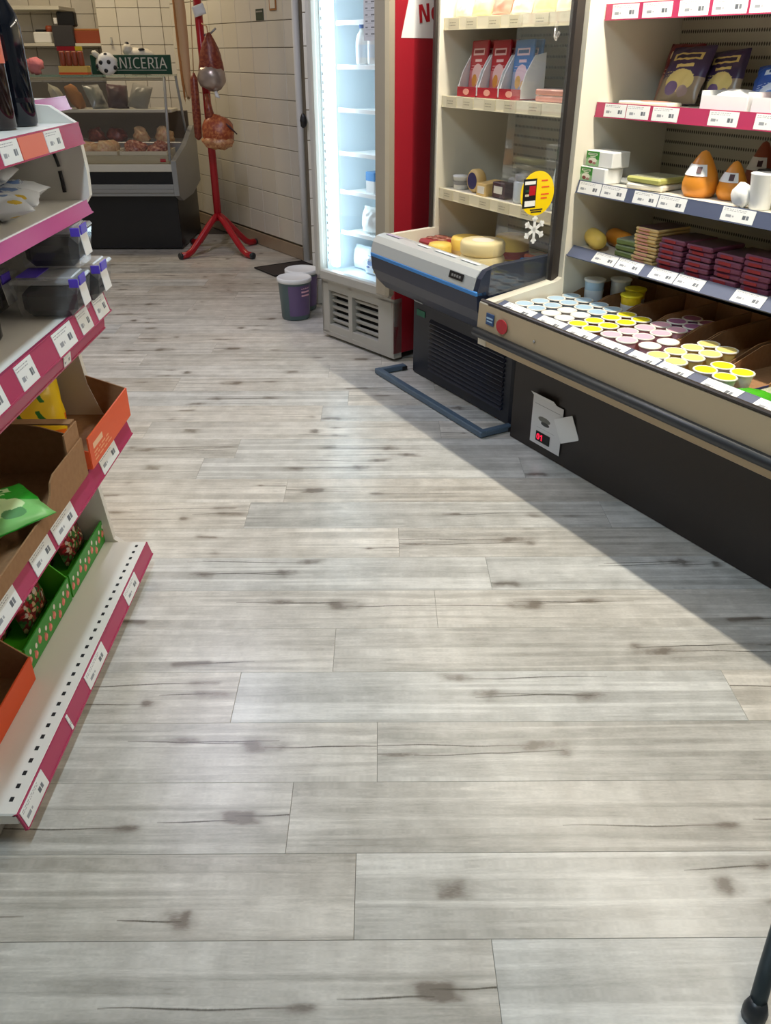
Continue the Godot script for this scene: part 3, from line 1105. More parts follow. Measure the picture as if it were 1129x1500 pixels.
# ---------------------------------------------------------------- cheese case between dairy case and fridge
func build_cheese_case() -> void:
	var ox := -3.08
	var oz := -2.3
	var g := thing("cheese_display_case", "navy and silver cheese case with cream wall shelves above an open well", "display case", cab(ox, 0, oz), CAB)
	var x0 := -3.52 - ox
	var x1 := -2.645 - ox
	var st := S()
	var p := []
	bx(st, Vector3((x0 + x1) / 2, 0.22, (-2.13 - 2.78) / 2 - oz), Vector3(x1 - x0 - 0.04, 0.44, 0.65), 0.01)
	fin(st, "base", M.navy_deep, g)
	for k in 12:
		st = S()
		p = []
		var y := 0.06 + k * 0.022
		for q in [[-2.13, y + 0.016], [-2.13, y], [-2.118, y - 0.002], [-2.118, y + 0.002]]:
			p.append(Vector2(q[0] - oz, q[1]))
		pr(st, p, -3.33 - ox, -2.72 - ox)
		fin(st, "louvre", M.navy, g)
	inst(card("gs", 0.075, 0.03, 0.002), "energy_label", mat("green_label", c8(30, 120, 92), 0.5), g, Vector3(-3.42 - ox, 0.325, -2.128 - oz))
	# curved navy belly, blue line and silver front
	st = S(true)
	p = []
	for q in [[-2.13, 0.40], [-2.05, 0.415], [-1.985, 0.45], [-1.935, 0.5], [-1.91, 0.55], [-1.903, 0.61], [-1.96, 0.612], [-2.0, 0.5], [-2.13, 0.46]]:
		p.append(Vector2(q[0] - oz, q[1]))
	st.set_smooth_group(-1)
	pr(st, p, x0, x1)
	fin(st, "belly_panel", M.navy, g)
	st = S()
	bx(st, Vector3((x0 + x1) / 2, 0.618, -1.925 - oz), Vector3(x1 - x0, 0.018, 0.05), 0.003)
	fin(st, "blue_stripe", M.blue_stripe, g)
	st = S()
	p = []
	for q in [[-1.902, 0.627], [-1.915, 0.675], [-1.935, 0.7], [-1.975, 0.708], [-2.02, 0.70], [-2.02, 0.62]]:
		p.append(Vector2(q[0] - oz, q[1]))
	pr(st, p, x0, x1 - 0.03)
	fin(st, "silver_front", M.silver, g)
	inst(card("bd", 0.1, 0.028, 0.002), "maker_badge", M.black, g, Vector3(-2.80 - ox, 0.66, -1.907 - oz), Vector3(-0.28, 0, 0))
	st = S()
	for k in 4:
		bx(st, Vector3(-0.026 + k * 0.018, 0, 0.001), Vector3(0.012, 0.01, 0.001))
	fin(st, "badge_print", M.steel, g.get_node("maker_badge"))
	inst(card("bd2", 0.07, 0.01, 0.002), "handle_badge", M.silver, g, Vector3(-3.2 - ox, 0.452, -1.976 - oz), Vector3(0.8, 0, 0))
	# tags lying on the silver ledge
	for q in [[-3.42, 0.12], [-3.16, 0.09], [-2.98, 0.16], [-2.8, 0.12]]:
		inst(card("lt", q[1], 0.022, 0.0015), "price_tag", M.paper if q[0] > -3.3 else mat("tag_lilac", c8(196, 184, 204), 0.5), g, Vector3(q[0] - ox, 0.7085, -1.975 - oz), Vector3(-PI / 2 - 0.1, 0, 0))
	# right end cap: padded navy side
	st = S()
	p = []
	for q in [[-1.905, 0.62], [-1.92, 0.675], [-1.945, 0.705], [-2.0, 0.72], [-2.3, 0.735], [-2.3, 0.42], [-2.05, 0.42], [-1.95, 0.5]]:
		p.append(Vector2(q[0] - oz, q[1]))
	pr(st, p, x1 - 0.03, x1)
	fin(st, "end_cap", M.navy, g)
	st = S()
	p = []
	for q in [[-1.94, 0.62], [-1.96, 0.70], [-2.3, 0.715], [-2.3, 0.42], [-2.05, 0.42], [-1.99, 0.5]]:
		p.append(Vector2(q[0] - oz, q[1]))
	pr(st, p, x0, x0 + 0.03)
	fin(st, "end_cap", M.cream, g)
	# well
	st = S()
	bx(st, Vector3((x0 + x1) / 2, 0.595, -2.36 - oz), Vector3(x1 - x0 - 0.05, 0.02, 0.7))
	fin(st, "well_floor", M.cream, g)
	# cream wall unit
	st = S()
	bx(st, Vector3((x0 + x1) / 2, 1.35, -2.70 - oz), Vector3(x1 - x0, 1.56, 0.03))
	fin(st, "back_panel", M.perforated, g)
	st = S()
	bx(st, Vector3(x0 + 0.014, 1.37, -2.47 - oz), Vector3(0.028, 1.5, 0.46), 0.003)
	fin(st, "side_panel", M.cream, g)
	st = S()
	bx(st, Vector3(x0 + 0.004, 1.37, -2.232 - oz), Vector3(0.02, 1.5, 0.014), 0.002)
	fin(st, "side_trim", M.dark_trim, g)
	st = S()
	bx(st, Vector3(x1 - 0.01, 1.37, -2.49 - oz), Vector3(0.014, 1.5, 0.42), 0.002)
	fin(st, "side_panel", M.cream, g)
	st = S()
	p = []
	for q in [[-2.72, 2.0], [-2.72, 2.16], [-2.08, 2.16], [-2.05, 2.02], [-2.1, 2.02], [-2.12, 2.05], [-2.26, 2.05], [-2.28, 2.0]]:
		p.append(Vector2(q[0] - oz, q[1]))
	pr(st, p, x0, x1)
	fin(st, "canopy", M.cream, g)
	for s in [1.582, 1.282, 0.892]:
		st = S()
		bx(st, Vector3((x0 + x1) / 2 + 0.006, s - 0.011, -2.475 - oz), Vector3(x1 - x0 - 0.05, 0.022, 0.42), 0.002)
		fin(st, "shelf", M.cream, g)
		price_rail(g, x0 + 0.03, x1 - 0.012, s - 0.022, -2.262 - oz, 0.042, 0.0, M.cream_rail, [[-3.45 - ox, -3.37 - ox], [-3.32 - ox, -3.24 - ox], [-3.16 - ox, -3.08 - ox], [-3.02 - ox, -2.94 - ox], [-2.86 - ox, -2.78 - ox]], "tag_cream")
	# clear plastic hook strip hanging from the upper shelf
	st = S(true)
	tube(st, [Vector3(-2.72 - ox, 1.55, -2.25 - oz), Vector3(-2.71 - ox, 1.505, -2.235 - oz), Vector3(-2.69 - ox, 1.495, -2.225 - oz), Vector3(-2.67 - ox, 1.515, -2.22 - oz)], 0.006, 8)
	fin(st, "plastic_hook", M.clear_plastic, g)
	tube_lamp("canopy_lamp", "warm white tube lamp under the canopy above the cheese case", cab(-3.08, 2.02, -2.19), CAB, 0.78, 1.0, Color(1.0, 0.97, 0.91), 7.0, 0.06)
	# low guard rail on the floor
	var r := thing("floor_guard_rail", "low blue grey metal guard rail on the floor before the navy case", "rail", cab(-3.09, 0, -1.96), CAB)
	st = S()
	bx(st, Vector3(0, 0.016, 0.0), Vector3(0.95, 0.028, 0.034), 0.004)
	fin(st, "bar", M.bar_blue, r)
	for s in [-1, 1]:
		st = S()
		bx(st, Vector3(s * 0.457, 0.0155, -0.08), Vector3(0.034, 0.026, 0.15), 0.004)
		fin(st, "return_bar", M.bar_blue, r)
		st = S()
		bx(st, Vector3(s * 0.457, 0.012, -0.145), Vector3(0.04, 0.02, 0.03), 0.002)
		fin(st, "foot", M.black, r)


# ---------------------------------------------------------------- upright glass door fridge
func build_fridge() -> void:
	var g := thing("upright_fridge", "tall upright fridge with lit glass door and red side", "fridge", Vector3(0.057, 0, -4.222), FRI)
	# origin at the front corner beside the cheese case; x from -0.634 to 0, z from 0 back to -0.6
	var w := 0.634
	var st := S()
	bx(st, Vector3(-0.012, 1.02, -0.3), Vector3(0.024, 1.96, 0.56), 0.004)
	fin(st, "red_side", M.red_panel, g)
	st = S()
	bx(st, Vector3(-w + 0.012, 1.02, -0.31), Vector3(0.024, 1.96, 0.58), 0.004)
	fin(st, "side", M.fridge_grey, g)
	st = S()
	bx(st, Vector3(-w / 2, 1.02, -0.595), Vector3(w - 0.04, 1.94, 0.02))
	fin(st, "back", M.fridge_inner, g)
	st = S()
	bx(st, Vector3(-w / 2, 1.98, -0.3), Vector3(w - 0.02, 0.06, 0.58))
	fin(st, "top", M.fridge_grey, g)
	st = S()
	bx(st, Vector3(-w / 2, 0.36, -0.32), Vector3(w - 0.05, 0.03, 0.52))
	fin(st, "inner_floor", M.fridge_inner, g)
	st = S()
	for s in [-1, 1]:
		bx(st, Vector3(-w / 2 + s * (w / 2 - 0.027), 1.16, -0.32), Vector3(0.006, 1.6, 0.54))
	fin(st, "lining", M.fridge_inner, g)
	# grille below
	st = S()
	bx(st, Vector3(-w / 2, 0.03, -0.05), Vector3(w, 0.03, 0.06), 0.004)
	bx(st, Vector3(-w / 2, 0.325, -0.05), Vector3(w, 0.03, 0.06), 0.004)
	bx(st, Vector3(-w + 0.035, 0.178, -0.05), Vector3(0.07, 0.3, 0.06), 0.004)
	bx(st, Vector3(-0.065, 0.178, -0.05), Vector3(0.13, 0.3, 0.06), 0.004)
	bx(st, Vector3(-0.37, 0.178, -0.05), Vector3(0.034, 0.3, 0.06), 0.002)
	bx(st, Vector3(-w / 2, 0.062, -0.05), Vector3(w - 0.1, 0.045, 0.058), 0.002)
	bx(st, Vector3(-w / 2, 0.298, -0.05), Vector3(w - 0.1, 0.04, 0.058), 0.002)
	var gp := fin(st, "grille_panel", M.fridge_grey, g)
	st = S()
	bx(st, Vector3(-w / 2, 0.18, -0.09), Vector3(w - 0.04, 0.28, 0.02))
	fin(st, "grille_backing", M.slot_dark, g)
	for k in 5:
		for q in [[-0.476, 0.18], [-0.24, 0.228]]:
			st = S()
			bx(st, Vector3.ZERO, Vector3(q[1], 0.018, 0.016), 0.003)
			fin(st, "grille_slat", M.fridge_grey, gp, Vector3(q[0], 0.105 + k * 0.038, -0.052), Vector3(0.35, 0, 0))
	# door frame, glass and inner light
	st = S()
	bx(st, Vector3(-w + 0.022, 1.16, -0.005), Vector3(0.044, 1.6, 0.05), 0.008)
	bx(st, Vector3(-w / 2, 0.372, -0.005), Vector3(w - 0.09, 0.055, 0.05), 0.008)
	bx(st, Vector3(-w / 2, 1.93, -0.005), Vector3(w - 0.09, 0.06, 0.05), 0.008)
	var dr := fin(st, "door_frame", M.fridge_grey, g)
	st = S()
	bx(st, Vector3(-0.05, 1.16, -0.002), Vector3(0.1, 1.62, 0.06), 0.014)
	fin(st, "door_post", M.fridge_post, dr)
	st = S()
	bx(st, Vector3(-w / 2 - 0.02, 1.155, -0.006), Vector3(w - 0.14, 1.5, 0.006))
	fin(st, "door_glass", M.glass, g)
	for y in [1.58, 1.39, 1.195, 0.99, 0.80, 0.59]:
		st = S()
		bx(st, Vector3(-w / 2 + 0.03, y - 0.004, -0.345), Vector3(w - 0.12, 0.008, 0.47), 0.001)
		bx(st, Vector3(-w / 2 + 0.03, y, -0.108), Vector3(w - 0.12, 0.02, 0.006), 0.001)
		fin(st, "shelf", M.white, g)
	# light tube in the hinge corner
	st = S()
	bx(st, Vector3(0, 0, 0), Vector3(0.05, 1.46, 0.03), 0.006)
	var lm := mat("fridge_led", Color.WHITE, 0.4)
	lm.emission_enabled = true
	lm.emission = Color(0.86, 0.95, 1.0)
	lm.emission_energy_multiplier = 4.8
	fin(st, "led_tube", lm, g, Vector3(-w + 0.095, 1.14, -0.06))
	var l := AreaLight3D.new()
	l.name = "led_light"
	l.area_size = Vector2(0.05, 1.44)
	l.light_color = Color(0.8, 0.92, 1.0)
	l.light_energy = 0.36
	l.area_range = 8.0
	l.area_attenuation = 2.0
	l.shadow_enabled = true
	g.add_child(l)
	l.position = Vector3(-w + 0.11, 1.14, -0.082)
	l.rotation = Vector3(0, -0.9, 0)
	# perforated strip beside the tube
	st = S()
	for k in 36:
		bx(st, Vector3(0, -0.7 + k * 0.04, 0), Vector3(0.012, 0.014, 0.004))
	var sp := fin(st, "shelf_strip", M.white, g, Vector3(-w + 0.056, 1.14, -0.04))
	sp.set_meta("kind", "stuff")
	# papers
	var pl := thing("price_list", "narrow printed price list stuck inside the fridge door glass", "price list", g.to_global(Vector3(-0.172, 1.71, -0.016)), FRI)
	inst(card("pl", 0.09, 0.42, 0.001), "sheet", M.price_list, pl)
	var sg := thing("brand_sheet", "white sheet with red lettering on the fridge's red side", "sign", g.to_global(Vector3(0.0, 1.62, -0.22)), FRI + PI / 2)
	st = S()
	var pp := []
	for q in [[-0.165, -0.11], [0.17, -0.11], [0.17, 0.25], [-0.06, 0.25]]:
		pp.append(Vector2(q[0], q[1]))
	XF = Transform3D(Basis(Vector3.UP, PI / 2), Vector3.ZERO)
	pr(st, pp, 0.0, 0.002)
	fin(st, "sheet", M.paper, sg, Vector3(0, 0, 0.002))
	inst(words("No", 0.1, 0.002, "Droid Sans", true), "lettering", M.red_paint, sg, Vector3(0.0, -0.01, 0.004), Vector3(0, 0, 0.12))
	# a few things in the fridge
	var fb := func(x, y, z): return g.to_global(Vector3(x, y, z))
	var b1 := thing("milk_bottle", "white bottle with blue cap on the fridge shelf, next to the light tube", "bottle", fb.call(-0.41, 1.401, -0.17), FRI, "bottles in the fridge")
	st = S(true)
	lathe(st, [Vector2(0, 0), Vector2(0.036, 0), Vector2(0.038, 0.01), Vector2(0.038, 0.1), Vector2(0.03, 0.13), Vector2(0.018, 0.145), Vector2(0.018, 0.16), Vector2(0, 0.16)], 18)
	fin(st, "body", M.white, b1)
	st = S(true)
	lathe(st, [Vector2(0.02, 0.155), Vector2(0.021, 0.18), Vector2(0, 0.182)], 14)
	fin(st, "cap", mat("cap_blue", c8(30, 80, 140), 0.4), b1)
	st = S(true)
	lathe(st, [Vector2(0.0388, 0.03), Vector2(0.0388, 0.085)], 18)
	fin(st, "label", M.sky_white, b1)
	dup(b1, "milk_bottle", fb.call(-0.32, 1.401, -0.17), FRI, "white bottle with blue cap behind the price list in the fridge")
	var b2 := thing("drink_can", "blue and white carton alone on a fridge shelf", "carton", fb.call(-0.32, 0.811, -0.16), FRI)
	st = S()
	bx(st, Vector3(0, 0.05, 0), Vector3(0.07, 0.1, 0.06), 0.003)
	fin(st, "body", M.white, b2)
	st = S()
	bx(st, Vector3(0, 0.08, 0), Vector3(0.072, 0.045, 0.062), 0.003)
	fin(st, "label", mat("azure", c8(40, 140, 210), 0.4), b2)
	for k in 3:
		var f := thing("wrapped_pack", ["bulging white wrapped pack on the second fridge shelf from below", "white wrapped pack with pink print on the fridge floor", "white pack with dark print lying on the fridge floor"][k], "pack", fb.call([-0.36, -0.49, -0.34][k], [0.601, 0.376, 0.376][k], [-0.18, -0.22, -0.18][k]), FRI)
		st = S(true)
		bag(st, 0.17, 0.13, 0.1, 3 + k)
		fin(st, "wrapper", M.white if k == 0 else M.print_white if k == 2 else M.sky_white, f, Vector3(0, 0.0, 0.0), Vector3(-0.12, 0, 0))


# ---------------------------------------------------------------- butcher's corner
func build_butcher() -> void:
	var g := thing("butcher_counter", "black and grey butcher's serve-over counter with glass front", "counter", Vector3(-2.5, 0, -7.5), 0.0)
	var ox := -2.5
	var oz := -7.5
	var x0 := -3.5 - ox
	var x1 := -1.66 - ox
	var st := S()
	var B := func(called, m, y0, y1, za, zb, xa := x0, xb := x1, bev := 0.004):
		var s := S()
		bx(s, Vector3((xa + xb) / 2, (y0 + y1) / 2, (za + zb) / 2 - oz), Vector3(xb - xa, y1 - y0, absf(zb - za)), bev)
		return fin(s, called, m, g)
	B.call("base", M.counter_black, 0.012, 0.43, -7.14, -7.95)
	B.call("bumper", M.counter_grey, 0.435, 0.525, -7.07, -7.95)
	B.call("bumper_line", M.steel, 0.46, 0.49, -7.06, -7.08)
	B.call("black_band", M.counter_black, 0.525, 0.618, -7.09, -7.95)
	B.call("white_band", M.counter_white, 0.618, 0.674, -7.08, -7.95)
	B.call("beige_band", M.counter_beige, 0.674, 0.735, -7.11, -7.16)
	B.call("deck", M.steel, 0.674, 0.70, -7.16, -7.95)
	B.call("inner_shelf", M.counter_white, 1.02, 1.045, -7.55, -7.8, x0, x1 - 0.06)
	B.call("rear_wall", M.counter_rear, 0.7, 1.02, -7.86, -7.9)
	B.call("rear_step", M.steel, 0.70, 0.80, -7.52, -7.86)
	# glass: leaning front and green-edged top
	st = S()
	var p := []
	for q in [[-7.09, 0.70], [-7.096, 0.70], [-7.226, 1.29], [-7.22, 1.29]]:
		p.append(Vector2(q[0] - oz, q[1]))
	pr(st, p, x0, x1 - 0.02)
	fin(st, "front_glass", M.glass, g)
	st = S()
	bx(st, Vector3((x0 + x1) / 2, 1.296, -7.42 - oz), Vector3(x1 - x0, 0.012, 0.44))
	fin(st, "top_glass", M.glass_green, g)
	st = S()
	bx(st, Vector3((x0 + x1) / 2, 1.275, -7.225 - oz), Vector3(x1 - x0, 0.02, 0.012), 0.002)
	fin(st, "glass_rail", M.counter_beige, g)
	st = S(true)
	tube(st, [Vector3(x1 - 0.012, 0.70, -7.09 - oz), Vector3(x1 - 0.012, 1.29, -7.222 - oz)], 0.011, 10)
	fin(st, "post", M.counter_grey, g)
	st = S(true)
	tube(st, [Vector3(x1 - 0.012, 0.70, -7.86 - oz), Vector3(x1 - 0.012, 1.29, -7.63 - oz)], 0.011, 10)
	fin(st, "post", M.counter_grey, g)
	# grey flank with a clipped lower edge
	st = S()
	p = []
	for q in [[-7.06, 0.70], [-7.06, 0.44], [-7.2, 0.385], [-7.6, 0.385], [-7.96, 0.45], [-7.96, 0.9], [-7.86, 0.9], [-7.5, 0.78]]:
		p.append(Vector2(q[0] - oz, q[1]))
	pr(st, p, x1, x1 + 0.04)
	fin(st, "flank", M.counter_grey, g)
	# sign on the glass top
	var sg := thing("shop_sign", "dark green sign board with pale lettering on the butcher's glass top", "sign", Vector3(-1.92, 1.303, -7.25))
	st = S()
	bx(st, Vector3(0, 0.07, 0), Vector3(0.62, 0.135, 0.014), 0.003)
	fin(st, "board", M.sign_green, sg)
	inst(words("CARNICERIA", 0.1, 0.004, "Droid Sans", false), "lettering", M.counter_white, sg, Vector3(0.0, 0.078, 0.008))
	st = S()
	bx(st, Vector3(0.0, 0.032, 0.008), Vector3(0.54, 0.004, 0.002))
	fin(st, "underline", M.counter_white, sg)
	# black and white football ornament
	var fb := thing("football_ornament", "black and white football ornament before the green sign", "ornament", Vector3(-2.09, 1.303, -7.19))
	st = S(true)
	blob(st, Vector3(0, 0.075, 0), Vector3(0.078, 0.078, 0.06), 0.02, 4, 1.5, 20, 14)
	fin(st, "ball", M.white, fb)
	for q in [[-0.03, 0.085, 0.056], [0.03, 0.088, 0.056], [0.0, 0.03, 0.05], [0.066, 0.05, 0.03], [-0.066, 0.06, 0.03], [0.005, 0.135, 0.03]]:
		st = S(true)
		blob(st, Vector3(q[0], q[1], q[2]), Vector3(0.016, 0.016, 0.01), 0, 1, 1, 6, 5)
		fin(st, "patch", M.black, fb)
	st = S(true)
	tube(st, [Vector3(-0.05, 0.12, 0), Vector3(-0.09, 0.15, 0.0), Vector3(-0.1, 0.16, 0)], [0.02, 0.022, 0.008], 8)
	fin(st, "bow", M.counter_white, fb)
	# figurine lying behind the sign
	var fg := thing("cow_figurine", "small cream figurine with dark patches peeping over the green sign", "figurine", Vector3(-1.9, 1.303, -7.36))
	st = S(true)
	blob(st, Vector3(0.02, 0.12, 0), Vector3(0.13, 0.065, 0.05), 0.12, 6, 1.6)
	blob(st, Vector3(-0.06, 0.17, 0.01), Vector3(0.04, 0.045, 0.04), 0.1, 9, 1.6)
	bx(st, Vector3(0.02, 0.03, 0), Vector3(0.16, 0.06, 0.06), 0.01)
	fin(st, "body", M.cream, fg)
	st = S(true)
	blob(st, Vector3(0.05, 0.172, 0.02), Vector3(0.025, 0.012, 0.025), 0, 6)
	blob(st, Vector3(-0.06, 0.213, 0.01), Vector3(0.016, 0.012, 0.016), 0, 6)
	fin(st, "patch", M.black, fg)
	# carton of four amber jars
	var cj := thing("jar_carton", "small display carton of four amber jars on the counter", "carton", Vector3(-2.36, 1.303, -7.24))
	st = S()
	bx(st, Vector3(0, 0.03, 0), Vector3(0.22, 0.06, 0.09), 0.002)
	fin(st, "box", mat("carton_yellow", c8(226, 186, 96), 0.6), cj)
	inst(card("cj", 0.222, 0.014, 0.092), "red_band", M.orange_card, cj, Vector3(0, 0.01, 0))
	for k in 4:
		st = S(true)
		lathe(st, [Vector2(0, 0.06), Vector2(0.02, 0.06), Vector2(0.0225, 0.075), Vector2(0.0225, 0.15), Vector2(0.018, 0.16), Vector2(0, 0.16)], 14, Vector3(-0.075 + k * 0.047, 0, 0.015))
		fin(st, "jar", M.terracotta, cj)
	inst(card("cjt", 0.14, 0.03, 0.02), "header", M.red_paint, cj, Vector3(-0.04, 0.178, 0.0))
	inst(card("cjt2", 0.05, 0.03, 0.02), "header", M.yellow, cj, Vector3(0.055, 0.178, 0.0))
	# wall shelves in the recess and what is on them
	var ws := thing("wall_shelf", "long pale wall shelf behind the counter holding boxes", "shelf", Vector3(-3.05, 1.505, -8.86))
	st = S()
	bx(st, Vector3(0, 0.012, 0), Vector3(1.04, 0.024, 0.44), 0.002)
	fin(st, "board", M.counter_white, ws)
	var ws2 := thing("wall_shelf", "upper pale wall shelf high behind the butcher's counter", "shelf", Vector3(-3.15, 1.79, -8.86))
	st = S()
	bx(st, Vector3(0, 0.015, 0), Vector3(0.56, 0.03, 0.44), 0.002)
	fin(st, "board", M.counter_white, ws2)
	var ls := thing("label_scale", "dark grey counter scale with raised printer head behind the glass", "scale", Vector3(-2.87, 1.53, -8.72))
	st = S()
	bx(st, Vector3(0, 0.055, 0.06), Vector3(0.19, 0.17, 0.06), 0.008)
	fin(st, "body", mat("scale_grey", c8(62, 60, 62), 0.4), ls)
	st = S()
	bx(st, Vector3(0.03, 0.19, 0.0), Vector3(0.16, 0.12, 0.08), 0.01)
	fin(st, "head", M.black, ls)
	st = S()
	bx(st, Vector3(-0.06, 0.175, 0.05), Vector3(0.03, 0.05, 0.02), 0.004)
	fin(st, "paper_roll", M.paper, ls)
	var bb := thing("spice_box", "long brown carton at the end of the wall shelf", "box", Vector3(-2.66, 1.529, -8.75))
	st = S()
	bx(st, Vector3(0, 0.05, 0), Vector3(0.24, 0.1, 0.16), 0.003)
	fin(st, "body", M.terracotta, bb)
	st = S()
	bx(st, Vector3(0, 0.108, 0), Vector3(0.23, 0.016, 0.15), 0.003)
	fin(st, "lid", M.tan_box, bb)
	var wb := thing("white_tub", "white plastic tub with dark lid beside the scale", "tub", Vector3(-3.08, 1.529, -8.75))
	st = S()
	bx(st, Vector3(0, 0.045, 0), Vector3(0.16, 0.09, 0.14), 0.01)
	fin(st, "body", M.white, wb)
	st = S()
	bx(st, Vector3(-0.02, 0.1, 0), Vector3(0.08, 0.02, 0.1), 0.006)
	fin(st, "lid", M.black, wb)
	var tb := thing("small_brown_pot", "small brown pot standing on the white tub", "pot", Vector3(-3.03, 1.621, -8.76))
	st = S(true)
	lathe(st, [Vector2(0, 0), Vector2(0.03, 0), Vector2(0.035, 0.03), Vector2(0.025, 0.05), Vector2(0, 0.05)], 12)
	fin(st, "body", M.terracotta, tb)
	var pk := thing("pink_cloth", "pink folded cloth lying on the far end of the glass top", "cloth", Vector3(-2.72, 1.303, -7.4))
	st = S(true)
	blob(st, Vector3(0, 0.06, 0), Vector3(0.06, 0.055, 0.05), 0.35, 8, 1.4)
	fin(st, "fold", mat("cloth_pink", c8(206, 120, 128), 0.8), pk)
	# wall hook
	var hk := thing("wall_hook", "tiny metal hook on the cream tiled wall", "hook", Vector3(-2.425, 1.545, -8.588))
	st = S(true)
	tube(st, [Vector3(0, 0.03, 0), Vector3(0, 0, 0.004), Vector3(0, -0.025, 0.012), Vector3(0, -0.02, 0.03)], 0.008, 8)
	fin(st, "hook", M.steel, hk)
	# trays and meat in the counter
	var rng := RandomNumberGenerator.new()
	rng.seed = 12
	var tr0: Node3D = null
	for k in 4:
		var x := -1.9 - k * 0.4
		if k == 0:
			tr0 = thing("meat_tray", "white serving tray of meat next to the counter's grey flank", "tray", Vector3(x, 0.701, -7.34), 0.0, "trays in the glass counter")
			st = S()
			bx(st, Vector3(0, 0.006, 0), Vector3(0.37, 0.012, 0.32))
			bx(st, Vector3(0, 0.03, 0.16), Vector3(0.37, 0.06, 0.008))
			bx(st, Vector3(0, 0.03, -0.16), Vector3(0.37, 0.06, 0.008))
			for s in [-1, 1]:
				bx(st, Vector3(s * 0.185, 0.03, 0), Vector3(0.008, 0.06, 0.32))
			fin(st, "dish", M.tray_white, tr0)
		else:
			dup(tr0, "meat_tray", Vector3(x, 0.701, -7.34), 0.0, ["", "second", "third", "fourth"][k] + " white serving tray from the grey flank inside the glass counter")
		var kinds := [["meat", "red meat cut on the tray beside the counter's end post", "cured"], ["poultry", "pale poultry piece in the tray next to the red cuts", "poultry"], ["offal", "dark offal piece heaped in a white tray", "offal"], ["fat", "pale streaky belly piece in the far tray", "fat"]]
		for q in 6:
			var kd: Array = kinds[(k + (0 if q < 4 else 1)) % 4]
			var o := thing("meat_cut", ["dark red", "pale pink", "brownish", "yellowish"][(k + (0 if q < 4 else 1)) % 4] + " cut of meat, " + ["front row", "front row", "middle row", "middle row", "on the rear step", "on the rear step"][q] + [", outer side", ", inner side"][q % 2] + ", " + ["first", "second", "third", "fourth"][k] + " tray from the flank", "meat", Vector3(x - 0.1 + (q % 2) * 0.19 + rng.randf_range(-0.02, 0.02), [0.716, 0.73, 0.80][q / 2], [-7.25, -7.37, -7.6][q / 2]), rng.randf_range(-0.6, 0.6), "meat cuts in the counter")
			st = S(true)
			blob(st, Vector3(0, 0.035, 0), Vector3(rng.randf_range(0.07, 0.1), rng.randf_range(0.05, 0.075), rng.randf_range(0.05, 0.07)), 0.3, k * 9 + q, 1.3, 14, 9)
			fin(st, "flesh", M[kd[0]], o)
	for k in 5:
		var o := thing("vacuum_pack", ["crumpled silver vacuum pack on the counter's inner shelf", "wrapped dark cured pack on the counter's inner shelf", "crumpled foil pack at the middle of the inner shelf", "brown paper pack on the counter's inner shelf", "pale pack on the far end of the inner shelf"][k], "pack", Vector3(-2.02 - k * 0.16, 1.046, -7.68), 0.2 * k)
		st = S(true)
		bag(st, 0.17, 0.2, 0.1, k + 40, 8, 8)
		fin(st, "wrapper", [M.grey_pack, M.plum_dark, M.steel, M.tan_box, M.counter_white][k], o, Vector3(0, 0, 0.05), Vector3(-0.5, 0.3 * k, 0.12 * (k - 2)))
	var rl := thing("red_tag", "tiny red tag at the end of the counter's beige band", "tag", Vector3(-1.73, 0.69, -7.104))
	st = S()
	bx(st, Vector3(0, 0.012, 0), Vector3(0.045, 0.022, 0.004), 0.001)
	fin(st, "card", M.red_paint, rl)

	# red stand for hams
	var s := thing("ham_stand", "red metal ham stand with four splayed feet", "stand", Vector3(-1.325, 0, -7.06))
	st = S(true)
	tube(st, [Vector3(0.0, 0.25, 0), Vector3(0.0, 1.2, 0.0), Vector3(-0.005, 2.0, 0)], 0.03, 12)
	fin(st, "pole", M.red_paint, s)
	for q in [[-0.27, 0.3], [0.3, 0.285], [0.245, -0.29], [-0.29, -0.29]]:
		st = S(true)
		var d := Vector3(q[0], 0, q[1])
		tube(st, [Vector3(0, 0.3, 0), d * 0.2 + Vector3(0, 0.24, 0), d * 0.55 + Vector3(0, 0.11, 0), d * 0.72 + Vector3(0, 0.05, 0), d * 0.84 + Vector3(0, 0.028, 0), d + Vector3(0, 0.026, 0)], 0.026, 10)
		var lg := fin(st, "leg", M.red_paint, s)
		st = S(true)
		tube(st, [d * 0.985 + Vector3(0, 0.026, 0), d * 1.03 + Vector3(0, 0.026, 0)], 0.0262, 10)
		fin(st, "end_cap", M.rubber, lg)
	for y in [1.56, 1.86]:
		st = S(true)
		tube(st, [Vector3(0, y, 0), Vector3(0.08, y + 0.02, 0.02), Vector3(0.12, y + 0.05, 0.03)], 0.007, 8)
		fin(st, "hook", M.steel, s)
	# two hams
	var h := thing("cured_ham", "dark cured ham with silver wrapped end hanging high on the red pole", "ham", Vector3(-1.245, 1.2, -6.925))
	st = S(true)
	blob(st, Vector3(0, 0.19, 0), Vector3(0.098, 0.19, 0.08), 0.07, 15, 1.3, 20, 14, true)
	fin(st, "flesh", M.cured, h)
	st = S(true)
	blob(st, Vector3(0, 0.095, 0.012), Vector3(0.104, 0.094, 0.085), 0.12, 16, 2.0, 18, 10)
	fin(st, "foil_wrap", mat("foil", c8(176, 160, 150), 0.28, 0.55), h)
	st = S(true)
	tube(st, [Vector3(0.02, 0.0, 0.02), Vector3(0.03, -0.03, 0.03), Vector3(0.05, -0.045, 0.03)], [0.012, 0.016, 0.004], 8)
	fin(st, "plastic_end", M.white, h)
	st = S(true)
	tube(st, [Vector3(0.0, 0.36, 0), Vector3(-0.01, 0.42, -0.02), Vector3(-0.05, 0.44, -0.05)], 0.005, 6)
	fin(st, "string", M.rope_fat, h)
	var h2 := thing("cured_ham", "orange brown cut ham hanging low on the red pole", "ham", Vector3(-1.235, 0.80, -6.925))
	st = S(true)
